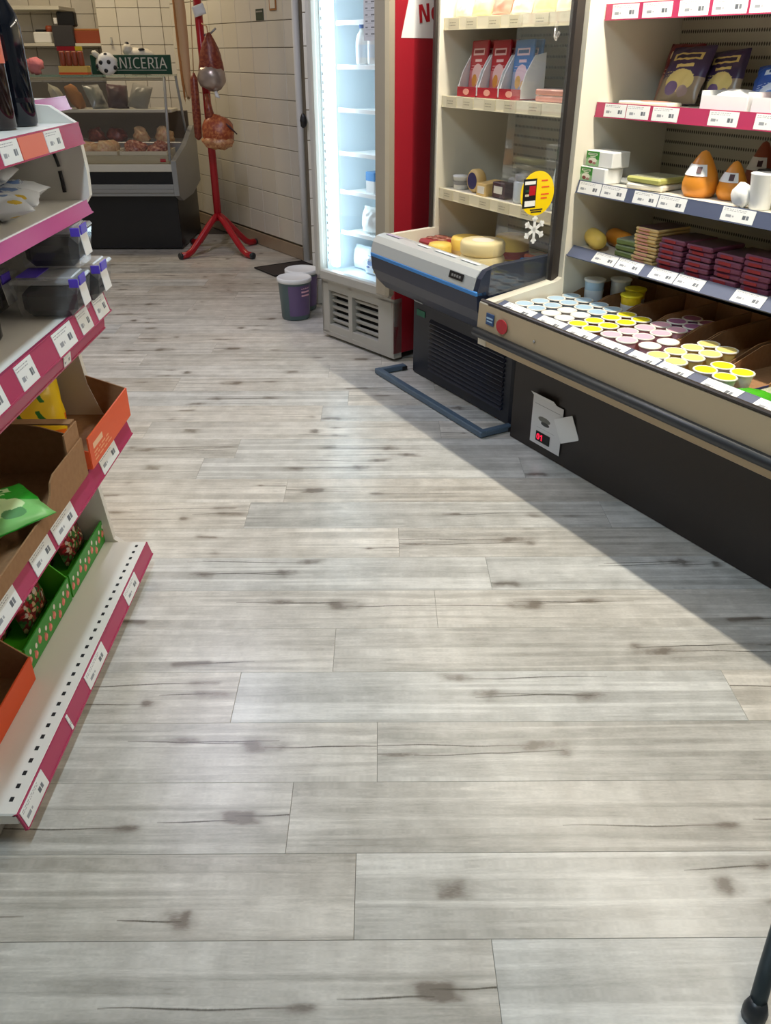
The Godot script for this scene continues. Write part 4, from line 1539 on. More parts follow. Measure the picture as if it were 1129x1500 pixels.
	blob(st, Vector3(0, 0.12, 0), Vector3(0.125, 0.12, 0.085), 0.1, 25, 1.2, 20, 14)
	fin(st, "flesh", M.ham, h2)
	st = S(true)
	blob(st, Vector3(-0.005, 0.055, 0.012), Vector3(0.118, 0.055, 0.084), 0.16, 27, 1.7, 18, 10)
	fin(st, "fat_side", M.fat, h2)
	st = S(true)
	tube(st, [Vector3(-0.05, 0.2, 0.0), Vector3(-0.055, 0.28, 0), Vector3(-0.07, 0.38, -0.03)], [0.04, 0.026, 0.018], 10)
	fin(st, "shank", M.cured, h2)
	st = S(true)
	tube(st, [Vector3(0.06, 0.19, 0.05), Vector3(0.1, 0.16, 0.06), Vector3(0.15, 0.11, 0.05)], [0.006, 0.008, 0.004], 6)
	fin(st, "cord", M.plum_dark, h2)
	# hanging strips
	var r1 := thing("bacon_strip", "long pale bacon slab with dark rind hanging beside the red pole", "bacon", Vector3(-1.47, 1.14, -7.1))
	st = S(true)
	blob(st, Vector3(0, 0.45, 0), Vector3(0.042, 0.46, 0.03), 0.1, 33, 2.6, 12, 22)
	fin(st, "fat", M.rope_fat, r1)
	st = S(true)
	blob(st, Vector3(-0.032, 0.45, 0.0), Vector3(0.018, 0.44, 0.024), 0.14, 34, 4.0, 10, 22)
	fin(st, "rind", M.tan_box, r1)
	var r2 := thing("dried_sausage", "long thin red dried sausage hanging against the red pole", "sausage", Vector3(-1.405, 0.86, -6.99))
	st = S(true)
	tube(st, [Vector3(0, 0, 0), Vector3(0, 0.02, 0), Vector3(0.004, 0.2, 0), Vector3(0.01, 0.42, 0), Vector3(0.012, 0.46, 0)], [0.008, 0.028, 0.032, 0.028, 0.008], 10)
	fin(st, "casing", M.cured, r2)
	st = S(true)
	tube(st, [Vector3(0.012, 0.46, 0), Vector3(0.03, 0.7, 0.02), Vector3(0.05, 0.95, 0.03)], 0.004, 6)
	fin(st, "string", M.rope_fat, r2)
	var tg := thing("paper_tag", "white crumpled paper tag tied high on the red pole", "tag", Vector3(-1.30, 1.69, -7.0))
	st = S(true)
	bag(st, 0.09, 0.07, 0.02, 9, 6, 6)
	fin(st, "paper", M.paper, tg, Vector3.ZERO, Vector3(0, 0, 0.3))
	# small plates on the slanting wall
	var a := -(PI / 2 - deg_to_rad(34.0))
	var wr := func(x, y): return Vector3(-0.59, 0, -6.71) + Basis(Vector3.UP, a) * Vector3(x, y, 0.008)
	var n1 := thing("wall_plate", "small dark green plate on the tiled wall above the passage mat", "sign", wr.call(-0.52, 1.70), a)
	inst(card("np", 0.12, 0.075, 0.006, 0.001), "plate", mat("plate_green", c8(52, 66, 54), 0.5), n1)
	inst(card("np2", 0.1, 0.01, 0.001), "print", M.grey_pack, n1, Vector3(0, 0.02, 0.004))
	var n2 := thing("framed_notice", "narrow cream framed notice on the tiled wall near the corner", "frame", wr.call(-0.3, 1.84), a)
	inst(card("nf", 0.1, 0.24, 0.014, 0.002), "frame", M.tan_box, n2)
	inst(card("nf2", 0.075, 0.215, 0.004), "sheet", M.cream, n2, Vector3(0.004, 0, 0.0075))
	var n3 := thing("door_stop", "black rubber door stop fixed on the corner of the tiled pillar", "door stop", Vector3(-0.452, 1.10, -5.40))
	st = S(true)
	blob(st, Vector3.ZERO, Vector3(0.022, 0.04, 0.02), 0.15, 3, 2, 12, 8)
	fin(st, "knob", M.black, n3)


func build_small_floor_things() -> void:
	var b := thing("plastic_bucket", "small bucket with white lid and purple label beside the fridge", "bucket", Vector3(-0.527, 0, -5.1))
	var st := S(true)
	lathe(st, [Vector2(0, 0.001), Vector2(0.083, 0.001), Vector2(0.087, 0.01), Vector2(0.1, 0.235), Vector2(0.102, 0.24)], 28)
	fin(st, "pail", mat("pail_green", c8(86, 106, 108), 0.4), b)
	st = S(true)
	lathe(st, [Vector2(0.104, 0.228), Vector2(0.107, 0.232), Vector2(0.107, 0.25), Vector2(0.1, 0.255), Vector2(0.094, 0.25), Vector2(0, 0.25)], 28)
	fin(st, "lid", M.white, b)
	st = S(true)
	for i in 12:
		var t0 := deg_to_rad(12 + i * 8)
		var t1 := deg_to_rad(12 + (i + 1) * 8)
		quad(st, Vector3(cos(t0) * 0.0895, 0.03, sin(t0) * 0.0895), Vector3(cos(t0) * 0.1, 0.215, sin(t0) * 0.1), Vector3(cos(t1) * 0.1, 0.215, sin(t1) * 0.1), Vector3(cos(t1) * 0.0895, 0.03, sin(t1) * 0.0895))
	fin(st, "label", mat("label_purple", c8(108, 88, 130), 0.4), b)
	for k in 3:
		st = S(true)
		for i in 4:
			var t0 := deg_to_rad(24 + i * 9)
			var t1 := deg_to_rad(24 + (i + 1) * 9)
			var r := 0.0985 + k * 0.0003
			quad(st, Vector3(cos(t0) * r, 0.15 + k * 0.022, sin(t0) * r), Vector3(cos(t0) * r, 0.16 + k * 0.022, sin(t0) * r), Vector3(cos(t1) * r, 0.16 + k * 0.022, sin(t1) * r), Vector3(cos(t1) * r, 0.15 + k * 0.022, sin(t1) * r))
		fin(st, "label_print", M.pink, b)
	var b2 := dup(b, "plastic_bucket", Vector3(-0.5, 0, -5.315), 0.9, "small bucket with white lid standing behind the other by the pillar")
	var m := thing("door_mat", "dark brown door mat before the passage by the tiled wall", "mat", Vector3(-0.70, 0, -6.42), -0.97)
	st = S()
	bx(st, Vector3(0, 0.005, 0), Vector3(0.34, 0.009, 0.42), 0.002)
	fin(st, "pile", M.mat_dark, m)
	st = S()
	for s in [-1, 1]:
		bx(st, Vector3(s * 0.163, 0.0065, 0), Vector3(0.012, 0.012, 0.42), 0.002)
		bx(st, Vector3(0, 0.0065, s * 0.204), Vector3(0.31, 0.012, 0.012), 0.002)
	fin(st, "edging", M.black, m)
	# foot of a stand at the edge of the picture
	var t := thing("trolley_leg", "dark grey metal leg of a stand reaching in over the floor", "stand", Vector3(0.645, 0, -0.815))
	st = S(true)
	tube(st, [Vector3(-0.005, 0.03, 0.01), Vector3(0.02, 0.07, -0.03), Vector3(0.16, 0.26, -0.24), Vector3(0.3, 0.45, -0.44)], 0.014, 12)
	fin(st, "tube", mat("gunmetal", c8(64, 74, 78), 0.35, 0.4), t)
	st = S(true)
	lathe(st, [Vector2(0, 0.001), Vector2(0.02, 0.001), Vector2(0.021, 0.02), Vector2(0.016, 0.04), Vector2(0, 0.042)], 14, Vector3(-0.006, 0, 0.012))
	fin(st, "foot", M.rubber, t)


# ---------------------------------------------------------------- goods on the gondola
func tub_of_dates(at: Vector3, turn: float, label: String) -> void:
	var t := thing("clear_tub", label, "tub", at, turn, "clear tubs of dark fruit")
	var me := shared("dates", func():
		var st := S()
		bx(st, Vector3(0, 0.038, 0), Vector3(0.13, 0.07, 0.1), 0.018)
		return mesh(st))
	inst(me, "dark_fruit", M.dates if M.has("dates") else mat("dates", c8(24, 18, 18), 0.4), t)
	var sh := shared("tubshell", func():
		var st := S()
		var a := [Vector3(-0.066, 0.002, -0.05), Vector3(0.066, 0.002, -0.05), Vector3(0.066, 0.002, 0.05), Vector3(-0.066, 0.002, 0.05)]
		var b := [Vector3(-0.078, 0.082, -0.06), Vector3(0.078, 0.082, -0.06), Vector3(0.078, 0.082, 0.06), Vector3(-0.078, 0.082, 0.06)]
		for i in 4:
			oq(st, Vector3(0, 0.04, 0), a[i], a[(i + 1) % 4], b[(i + 1) % 4], b[i])
		return mesh(st))
	inst(sh, "tub_wall", M.clear_plastic, t)
	var ld := shared("tublid", func():
		var st := S()
		bx(st, Vector3(0, 0.089, 0), Vector3(0.162, 0.012, 0.126), 0.005)
		bx(st, Vector3(0, 0.097, 0), Vector3(0.13, 0.006, 0.096), 0.003)
		return mesh(st))
	inst(ld, "lid", M.film, t)
	inst(card("slv", 0.056, 0.054, 0.0015), "paper_label", M.paper, t, Vector3(0.0795, 0.055, 0.012), Vector3(-0.14, PI / 2, 0))
	inst(card("slv2", 0.05, 0.001, 0.1), "lid_print", M.violet_cap, t, Vector3(-0.04, 0.1008, 0.0))
	inst(card("slv3", 0.022, 0.02, 0.004, 0.001), "violet_tab", M.violet_cap, t, Vector3(0.072, 0.088, 0.062))
	inst(card("slv4", 0.004, 0.022, 0.05, 0.001), "violet_tab", M.violet_cap, t, Vector3(0.081, 0.09, 0.02))


func bottle(called: String, label: String, at: Vector3, r: float, h: float, m: Material, lm: Material, y0: float, y1: float, group := "") -> void:
	var t := thing(called, label, "bottle", at, 0.0, group)
	var st := S(true)
	lathe(st, [Vector2(0, 0.002), Vector2(r * 0.9, 0.001), Vector2(r, 0.008), Vector2(r, h * 0.6), Vector2(r * 0.9, h * 0.68), Vector2(r * 0.45, h * 0.78), Vector2(r * 0.38, h * 0.84), Vector2(r * 0.38, h * 0.97), Vector2(r * 0.42, h * 0.975), Vector2(r * 0.42, h), Vector2(0, h)], 24)
	fin(st, "glass_body", m, t)
	st = S(true)
	lathe(st, [Vector2(r * 1.012, y0), Vector2(r * 1.012, y1)], 24)
	fin(st, "paper_label", lm, t)
	st = S(true)
	lathe(st, [Vector2(r * 0.44, h * 0.86), Vector2(r * 0.45, h * 1.004), Vector2(0, h * 1.006)], 18)
	fin(st, "capsule", M.black, t)


# open carton: walls of thin card; front is +z
func carton(t: Node3D, w: float, d: float, hf: float, hb: float, hs0: float, hs1: float, front: Material, inside: Material, nr: Material = null, n0 := 0.1, n1 := 0.13) -> void:
	var st := S()
	bx(st, Vector3(0, 0.003, 0), Vector3(w, 0.004, d))
	fin(st, "base", inside, t)
	if front:
		inst(card("cw", w, hf, 0.004), "front_wall", front, t, Vector3(0, hf / 2 + 0.001, d / 2))
	inst(card("cw", w, hb, 0.004), "back_wall", inside, t, Vector3(0, hb / 2 + 0.001, -d / 2))
	for s in [-1, 1]:
		st = S()
		var k := [Vector2(d / 2, 0.002), Vector2(d / 2, hf), Vector2(d * 0.2, hs0), Vector2(-d / 2, hb), Vector2(-d / 2, 0.002)]
		if s < 0:
			k = [Vector2(d / 2, 0.002), Vector2(d / 2, n0), Vector2(-d / 2, n1), Vector2(-d / 2, 0.002)]
		pr(st, k, s * w / 2 - 0.002, s * w / 2 + 0.002)
		fin(st, "side_wall", nr if nr and s < 0 else inside, t)


func stock_gondola() -> void:
	var st: SurfaceTool
	# bottles on the top shelf
	bottle("wine_bottle", "black wine bottle at the end of the top gondola shelf", Vector3(-0.84, 1.301, -2.13), 0.038, 0.33, M.bottle_dark, M.bottle_dark, 0.05, 0.06)
	bottle("wine_bottle", "dark brown wine bottle with orange label on the top gondola shelf", Vector3(-0.845, 1.301, -2.02), 0.036, 0.32, M.bottle_brown, M.orange_promo, 0.13, 0.19)
	bottle("oil_bottle", "pale bottle at the rear of the top gondola shelf", Vector3(-0.848, 1.301, -1.915), 0.036, 0.3, M.sky, M.paper, 0.03, 0.14)
	# white bags on the shelf below
	var bp := [[-0.86, -2.02, 0.3, 0.0], [-0.9, -2.15, -0.3, 0.0], [-0.85, -1.93, 0.6, 0.0], [-0.97, -2.06, 0.2, 0.0], [-0.94, -2.1, 0.1, 0.045]]
	for k in 5:
		var t := thing("sugar_bag", ["white and blue snack bag lying flat near the pale rail", "white and blue snack bag nearest the gondola's end panel", "white and blue snack bag overlapping the first along the pale rail", "white and blue snack bag at the back under the heap", "white and blue snack bag on top of the heap"][k].replace("nearest", "next to"), "bag", Vector3(bp[k][0], 1.122 + bp[k][3], bp[k][1]), bp[k][2], "white snack bags")
		st = S(true)
		bag(st, 0.13, 0.12, 0.05, 20 + k)
		fin(st, "wrapper", M.print_white, t, Vector3(0, 0.024, 0.06), Vector3(-PI / 2 + 0.1, 0, 0))
	# tubs
	tub_of_dates(Vector3(-0.80, 0.886, -2.02), 0.05, "clear tub of dark fruit at the front of the lower layer")
	tub_of_dates(Vector3(-0.79, 0.886, -2.165), 0.02, "clear tub of dark fruit at the far end of the lower layer")
	tub_of_dates(Vector3(-0.985, 0.886, -2.03), 0.0, "clear tub of dark fruit at the rear of the lower layer")
	tub_of_dates(Vector3(-0.805, 0.987, -2.105), 0.04, "clear tub of dark fruit stacked on two others")
	tub_of_dates(Vector3(-0.985, 0.987, -2.05), 0.1, "clear tub of dark fruit stacked at the rear of the shelf")
	bottle("sauce_bottle", "short black bottle with white label beside the clear tubs", Vector3(-0.89, 0.886, -1.80), 0.042, 0.19, M.bottle_dark, M.paper, 0.04, 0.1)
	# cartons on the second shelf
	var c1 := thing("snack_carton", "open cardboard display carton with orange front holding yellow bags", "carton", Vector3(-0.9, 0.521, -2.065), GON)
	carton(c1, 0.36, 0.33, 0.085, 0.2, 0.12, 0.17, M.orange_front, M.cardboard, M.orange_card, 0.05, 0.13)
	for k in 3:
		var t := thing("snack_bag", ["yellow snack bag with green print at the front of its row in the orange carton", "middle yellow snack bag of three in the orange carton", "yellow snack bag with green print at the rear of the orange carton"][k], "bag", Vector3(-0.935 - k * 0.02, 0.527, -2.0 - k * 0.055), 0.5, "yellow snack bags")
		st = S(true)
		bag(st, 0.2, 0.19, 0.045, 50 + k)
		fin(st, "wrapper", M.snack_yellow, t, Vector3.ZERO, Vector3(-0.35, 0, 0))
	var c2 := thing("plain_carton", "open plain brown cardboard carton with torn front edge", "carton", Vector3(-0.9, 0.521, -1.55), GON)
	carton(c2, 0.62, 0.32, 0.1, 0.16, 0.13, 0.13, null, M.cardboard)
	st = S()
	XF = Transform3D(Basis(Vector3.UP, PI / 2), Vector3.ZERO)
	pr(st, [Vector2(0.31, 0.001), Vector2(0.31, 0.1), Vector2(0.11, 0.1), Vector2(0.085, 0.09), Vector2(0.072, 0.065), Vector2(0.05, 0.05), Vector2(0.0, 0.044), Vector2(-0.31, 0.04), Vector2(-0.31, 0.001)], -0.002, 0.002)
	fin(st, "front_wall", M.cardboard, c2, Vector3(0, 0, 0.16))
	inst(card("fl", 0.09, 0.06, 0.004), "flap", M.cardboard, c2, Vector3(0.265, 0.115, 0.155))
	inst(card("fl2", 0.03, 0.004, 0.3), "folded_flap", M.cardboard, c2, Vector3(0.3, 0.146, 0.0))
	var gbag := thing("green_bag", "shiny green bag lying in the plain brown carton", "bag", Vector3(-0.85, 0.545, -1.53), 0.9)
	st = S(true)
	bag(st, 0.23, 0.14, 0.06, 61)
	fin(st, "wrapper", M.print_green, gbag, Vector3(0, 0.03, 0.09), Vector3(-PI / 2 + 0.2, 0, 0))
	# bottom shelf: green sweets cartons and an orange one
	for k in 2:
		var c := thing("sweets_carton", ["green printed sweets carton at the far end of the bottom shelf", "green printed sweets carton next to the orange carton"][k], "carton", Vector3(-1.03, 0.0915, [-2.09, -1.76][k]), GON)
		carton(c, 0.32, 0.3, 0.075, 0.26, 0.17, 0.22, M.sweets_carton, M.green, M.green, 0.07, 0.2)
		for q in 4:
			var t := thing("sweets_bag", ["first", "second", "third", "fourth"][q] + " bag from the front edge in the green carton " + ["by the end panel", "by the orange one"][k], "bag", Vector3(-0.94 - q * 0.055, 0.098, [-2.09, -1.76][k] + (q % 2) * 0.12 - 0.06), GON, "sweets bags in carton %d" % k)
			st = S(true)
			bag(st, 0.16, 0.19, 0.06, 70 + q + k * 5)
			fin(st, "wrapper", [M.print_candy, M.print_candy, M.print_green, M.print_candy][q], t, Vector3.ZERO, Vector3(-0.25, 0, 0))
	var c3 := thing("orange_carton", "plain orange carton standing on the bottom shelf", "carton", Vector3(-1.03, 0.0915, -1.40), GON)
	carton(c3, 0.36, 0.34, 0.07, 0.26, 0.16, 0.22, M.orange_card, M.cardboard, M.orange_card, 0.08, 0.24)


# ---------------------------------------------------------------- goods in the dairy case
func yogurt(at: Vector3, lid: Material, cup: Material, label: String, group: String, nx := 2, nz := 2) -> void:
	var t := thing("yogurt_pack", label, "yogurt", at, CAB, group)
	var cm := shared("cup", func():
		var st := S(true)
		lathe(st, [Vector2(0, 0), Vector2(0.022, 0), Vector2(0.024, 0.003), Vector2(0.034, 0.06)], 14)
		return mesh(st))
	var lm := shared("lid", func():
		var st := S(true)
		lathe(st, [Vector2(0.034, 0.058), Vector2(0.038, 0.06), Vector2(0.038, 0.0635), Vector2(0.035, 0.065), Vector2(0.033, 0.0635), Vector2(0, 0.0635)], 16)
		return mesh(st))
	var pm := shared("lidprint", func():
		var st := S(true)
		lathe(st, [Vector2(0.02, 0.0642), Vector2(0.0, 0.0642)], 12)
		return mesh(st))
	for i in nx:
		for j in nz:
			var p := Vector3((i - (nx - 1) / 2.0) * 0.0755, 0, (j - (nz - 1) / 2.0) * 0.078)
			var c := inst(cm, "cup", cup, t, p)
			inst(lm, "lid", M.lid_white if M.has("lid_white") else mat("lid_white", c8(236, 232, 220), 0.35), c)
			inst(pm, "lid_print", lid, c, Vector3.ZERO)
			c.get_node("lid_print").scale = Vector3(1.6, 1.0, 1.6)


func stock_dairy() -> void:
	var st: SurfaceTool
	var D := 0.531
	# cardboard trays with navy lips under the yogurts
	var tr: Node3D = null
	for q in [[-2.485, 0.152, "pale blue"], [-2.328, 0.152, "blue and white"], [-2.171, 0.152, "yellow-printed"], [-2.014, 0.152, "pink"], [-1.893, 0.082, "white-lidded"], [-1.77, 0.154, "pale yellow"], [-1.595, 0.166, "bright yellow"]]:
		var t := thing("yogurt_tray", "open cardboard tray with navy lip under the %s yogurts" % q[2], "tray", cab(q[0], 0.5225, -2.32), CAB)
		var w: float = q[1]
		st = S()
		bx(st, Vector3(0, 0.003, 0), Vector3(w, 0.005, 0.62))
		fin(st, "base", M.cardboard, t)
		inst(card("yl", w, 0.034, 0.004), "front_lip", M.navy_tray, t, Vector3(0, 0.018, 0.31))
		inst(card("yb", w, 0.1, 0.004), "back_wall", M.cardboard, t, Vector3(0, 0.05, -0.31))
		for s in [-1, 1]:
			st = S()
			pr(st, [Vector2(0.31, 0.001), Vector2(0.31, 0.02), Vector2(0.14, 0.022), Vector2(-0.05, 0.085), Vector2(-0.31, 0.1), Vector2(-0.31, 0.001)], s * (w / 2 - 0.002) - 0.0015, s * (w / 2 - 0.002) + 0.0015)
			fin(st, "side_wall", M.cardboard, t)
			inst(card("ys", 0.003, 0.03, 0.2), "side_lip", M.navy_tray, t, Vector3(s * (w / 2 + 0.001), 0.017, 0.21))
	var G := "yogurt packs in the trough"
	yogurt(cab(-2.485, D, -2.085), M.sky, M.sky, "pale blue four-pack of yogurts at the corner of the trough", G)
	yogurt(cab(-2.485, D, -2.245), M.sky, M.sky, "pale blue four-pack of yogurts behind another at the trough's corner", G)
	yogurt(cab(-2.328, D, -2.09), M.sky_white, M.white, "white and blue four-pack of yogurts at the front of the trough", G)
	yogurt(cab(-2.328, D, -2.25), M.sky, M.sky, "pale blue four-pack of yogurts behind the white and blue pack", G)
	yogurt(cab(-2.171, D, -2.085), M.yellow_bright, M.tan_box, "yellow-printed four-pack of yogurts at the front of the trough", G)
	yogurt(cab(-2.171, D, -2.245), M.yellow_bright, M.tan_box, "yellow-printed four-pack of yogurts behind another yellow pack", G)
	yogurt(cab(-2.014, D, -2.10), M.pink, M.pink, "pink four-pack of yogurts at the front of the trough", G)
	yogurt(cab(-2.014, D, -2.26), M.pink, M.pink, "pink four-pack of yogurts in the middle of the trough", G)
	yogurt(cab(-2.014, D, -2.42), M.purple, M.purple, "purple four-pack of yogurts at the back behind the pink packs", G)
	yogurt(cab(-1.893, D, -2.085), M.white, M.pink, "single white-lidded yogurt between pink and pale yellow packs", G, 1, 1)
	yogurt(cab(-1.893, D, -2.17), M.white, M.pink, "single white-lidded yogurt behind another in its tray", G, 1, 1)
	yogurt(cab(-1.77, D, -2.075), M.yellow_pale, M.yellow_pale, "pale yellow four-pack of yogurts at the front of the trough", G)
	yogurt(cab(-1.77, D, -2.232), M.yellow_pale, M.yellow_pale, "pale yellow four-pack of yogurts behind the front pale yellow pack", G)
	yogurt(cab(-1.595, D, -2.097), M.yellow_bright, M.white, "bright yellow four-pack of yogurts with cardboard behind", G)
	# tall cups
	for q in [[-2.505, -2.385, "sky", "tall pale blue yogurt cup standing behind the blue packs"], [-2.455, -2.48, "sky_white", "tall white yogurt cup half hidden behind the pale blue cup"], [-2.36, -2.47, "yellow", "tall yellow yogurt cup next to the pale blue cup"], [-2.30, -2.39, "yellow", "tall yellow yogurt cup with cream lid standing apart"]]:
		var t := thing("yogurt_cup", q[3], "yogurt", cab(q[0], 0.531, q[1]), CAB, "tall yogurt cups")
		var hh := 0.118 if q[2] != "yellow" else 0.1
		st = S(true)
		lathe(st, [Vector2(0, 0), Vector2(0.031, 0), Vector2(0.033, 0.004), Vector2(0.039, hh)], 18)
		fin(st, "cup", M[q[2]], t)
		st = S(true)
		lathe(st, [Vector2(0.04, hh - 0.004), Vector2(0.043, hh), Vector2(0.043, hh + 0.005), Vector2(0.036, hh + 0.006), Vector2(0, hh + 0.004)], 18)
		fin(st, "lid", M.yellow_bright if q[2] == "yellow" else M.white, t)
		st = S(true)
		lathe(st, [Vector2(0.0365, hh * 0.35), Vector2(0.0385, hh * 0.7)], 18)
		fin(st, "print", M.white if q[2] == "yellow" else M.sky_white, t)
	# green bag and tubs near the end of the row
	var gb := thing("salad_bag", "bright green salad bag lying at the front of the trough", "bag", cab(-1.44, 0.5225, -2.04), CAB + 0.4)
	st = S(true)
	bag(st, 0.12, 0.11, 0.05, 91)
	fin(st, "leaf_bag", M.green, gb, Vector3(0, 0.03, 0.05), Vector3(-PI / 2 + 0.15, 0, 0))
	var gp := thing("herb_pack", "pale green flat pack behind the salad bag", "pack", cab(-1.42, 0.5225, -2.2), CAB)
	st = S()
	bx(st, Vector3(0, 0.02, 0), Vector3(0.14, 0.04, 0.16), 0.008)
	fin(st, "tray", mat("pale_green", c8(206, 212, 130), 0.4), gp)
	st = S()
	bx(st, Vector3(0, 0.042, 0), Vector3(0.12, 0.004, 0.14), 0.002)
	fin(st, "film", M.film, gp)
	for k in 2:
		var t := thing("dessert_tub", ["amber dessert tub with yellow lid beside the salad bag", "amber dessert tub with yellow lid behind its neighbour"][k], "tub", cab(-1.33, 0.5225, -2.06 - k * 0.1), CAB, "dessert tubs")
		st = S(true)
		lathe(st, [Vector2(0, 0), Vector2(0.034, 0), Vector2(0.042, 0.07)], 18)
		fin(st, "tub", M.tan_box, t)
		st = S(true)
		lathe(st, [Vector2(0.043, 0.066), Vector2(0.045, 0.07), Vector2(0.045, 0.076), Vector2(0, 0.076)], 18)
		fin(st, "lid", M.yellow_pale, t)
	# lower shelf: cheeses, green packs and stacks of sliced meat
	for k in 2:
		var t := thing("smoked_sausage", ["yellow waxed sausage at the end of the lower shelf", "amber sausage lying behind the yellow one"][k], "sausage", cab(-2.505 + k * 0.05, 0.779, -2.36 - k * 0.08), CAB - 0.5 + k * 0.2)
		st = S(true)
		tube(st, [Vector3(-0.085, 0.034, 0), Vector3(-0.078, 0.034, 0), Vector3(-0.05, 0.034, 0), Vector3(0.05, 0.034, 0), Vector3(0.078, 0.034, 0), Vector3(0.085, 0.034, 0)], [0.008, 0.024, 0.033, 0.033, 0.024, 0.008], 14)
		fin(st, "casing", M.cheese_yellow if k == 0 else M.amber_net, t)
	for k in 3:
		var t := thing("sliced_cheese_pack", ["lowest", "middle", "topmost"][k] + " flat green-edged pack in the stack of three on the lower shelf", "pack", cab(-2.315, 0.779 + k * 0.022, -2.40), CAB + 0.04 * k, "green sliced packs")
		st = S()
		bx(st, Vector3(0, 0.01, 0), Vector3(0.1, 0.019, 0.14), 0.004)
		fin(st, "tray", mat("moss", c8(112, 128, 70), 0.4) if not M.has("moss") else M.moss, t)
		st = S()
		bx(st, Vector3(0, 0.02, 0), Vector3(0.09, 0.002, 0.13), 0.001)
		fin(st, "film", M.film, t)
	var packs := [[-2.205, 10, 0.0125, "cheese_rind", "plum_dark", "pinkish brown sliced pack in the tallest stack"], [-2.08, 6, 0.018, "plum", "plum_dark", "purple sliced meat pack in the stack beside the tall one"], [-1.955, 6, 0.018, "plum", "plum_dark", "purple sliced meat pack in the second purple stack"], [-1.835, 5, 0.02, "plum", "plum_dark", "purple sliced meat pack in the third purple stack"], [-1.72, 6, 0.019, "plum", "plum_dark", "purple sliced meat pack in the fourth purple stack"], [-1.6, 5, 0.02, "plum", "plum_dark", "purple sliced meat pack in the last purple stack"]]
	var rng := RandomNumberGenerator.new()
	rng.seed = 3
	var nth := ["lowest", "second", "third", "fourth", "fifth", "sixth", "seventh", "eighth", "ninth", "tenth"]
	for s in packs:
		for k in s[1]:
			var t := thing("sliced_meat_pack", s[5] + (", topmost" if k == s[1] - 1 else ", lowest" if k == 0 else ", " + nth[k] + " from the bottom"), "pack", cab(s[0] + rng.randf_range(-0.004, 0.004), 0.779 + k * s[2], -2.40 + rng.randf_range(-0.006, 0.006)), CAB + rng.randf_range(-0.04, 0.04), "sliced packs on the lower shelf")
			inst(shared("smp%f" % s[2], func():
				var q := S()
				bx(q, Vector3(0, s[2] * 0.45, 0), Vector3(0.108, s[2] * 0.9, 0.17), 0.004)
				return mesh(q)), "tray", M[s[3]], t)
			inst(card("smpl%f" % s[2], 0.05, s[2] * 0.5, 0.002), "edge_label", M.salami if s[3] == "plum" else M.salmon, t, Vector3(-0.01, s[2] * 0.42, 0.0855))
			inst(card("smpt", 0.1, 0.001, 0.16), "top_film", M[s[4]], t, Vector3(0, s[2] * 0.91, 0))
	# third shelf up: boxes, flat packs, orange cones
	for q in [[-2.5, 1.023, -2.345, 0.0, "lower of two small green and white boxes by the end panel"], [-2.485, 1.079, -2.355, 0.05, "upper of two small green and white boxes by the end panel"]]:
		var t := thing("cheese_box", q[4], "box", cab(q[0], q[1], q[2]), CAB + q[3])
		st = S()
		bx(st, Vector3(0, 0.027, 0), Vector3(0.135, 0.054, 0.09), 0.003)
		fin(st, "box", M.white, t)
		inst(card("cbx", 0.065, 0.05, 0.002), "front_print", M.print_greenbox, t, Vector3(-0.033, 0.027, 0.0455))
	for k in 3:
		var t := thing("deli_pack", ["flat white deli pack behind the green boxes", "flat pale green deli pack on the shelf before the orange cone", "flat cream deli pack under the green one"][k], "pack", cab([-2.36, -2.27, -2.27][k], 1.023 + [0.0, 0.022, 0.0][k], [-2.46, -2.40, -2.40][k]), CAB + 0.1 * k)
		st = S()
		bx(st, Vector3(0, 0.011, 0), Vector3(0.15, 0.02, 0.16), 0.006)
		fin(st, "tray", [M.white, mat("sage", c8(172, 172, 96), 0.4), M.cream][k], t)
		st = S()
		bx(st, Vector3(0, 0.0215, 0), Vector3(0.13, 0.002, 0.14), 0.001)
		fin(st, "film", M.film, t)
	for q in [[-2.07, -2.395, 0.058, 0.145, "amber_net", "large amber cone-shaped spread with white label"], [-1.965, -2.43, 0.048, 0.12, "amber_net", "smaller amber cone-shaped spread beside the large one"], [-2.0, -2.6, 0.05, 0.17, "terracotta", "reddish brown cone-shaped spread behind the amber cones"], [-1.88, -2.6, 0.05, 0.15, "terracotta", "reddish brown cone-shaped spread behind the white cup"]]:
		var t := thing("sausage_cone", q[5], "spread", cab(q[0], 1.023, q[1]), CAB)
		var r: float = q[2]
		var hh: float = q[3]
		st = S(true)
		lathe(st, [Vector2(0, 0.001), Vector2(r * 0.82, 0.001), Vector2(r, hh * 0.14), Vector2(r * 1.02, hh * 0.3), Vector2(r * 0.86, hh * 0.52), Vector2(r * 0.5, hh * 0.8), Vector2(r * 0.22, hh * 0.96), Vector2(0, hh)], 20)
		fin(st, "body", M[q[4]], t)
		st = S(true)
		for i in 7:
			var t0 := deg_to_rad(30 + i * 18)
			var t1 := deg_to_rad(48 + i * 18)
			var ra := r * 0.945
			var rb := r * 0.66
			quad(st, Vector3(cos(t0) * ra, hh * 0.47, sin(t0) * ra), Vector3(cos(t0) * rb, hh * 0.71, sin(t0) * rb), Vector3(cos(t1) * rb, hh * 0.71, sin(t1) * rb), Vector3(cos(t1) * ra, hh * 0.47, sin(t1) * ra))
		fin(st, "paper_label", M.paper, t)
		inst(card("cnl", 0.016, 0.022, 0.001), "label_print", M.plum_dark, t, Vector3(r * 0.4, hh * 0.6, r * 0.72), Vector3(-0.6, 0.5, 0))
	var cu := thing("white_cup", "plain white cup shaped tub at the shelf's front edge", "tub", cab(-1.785, 1.023, -2.35), CAB)
	st = S(true)
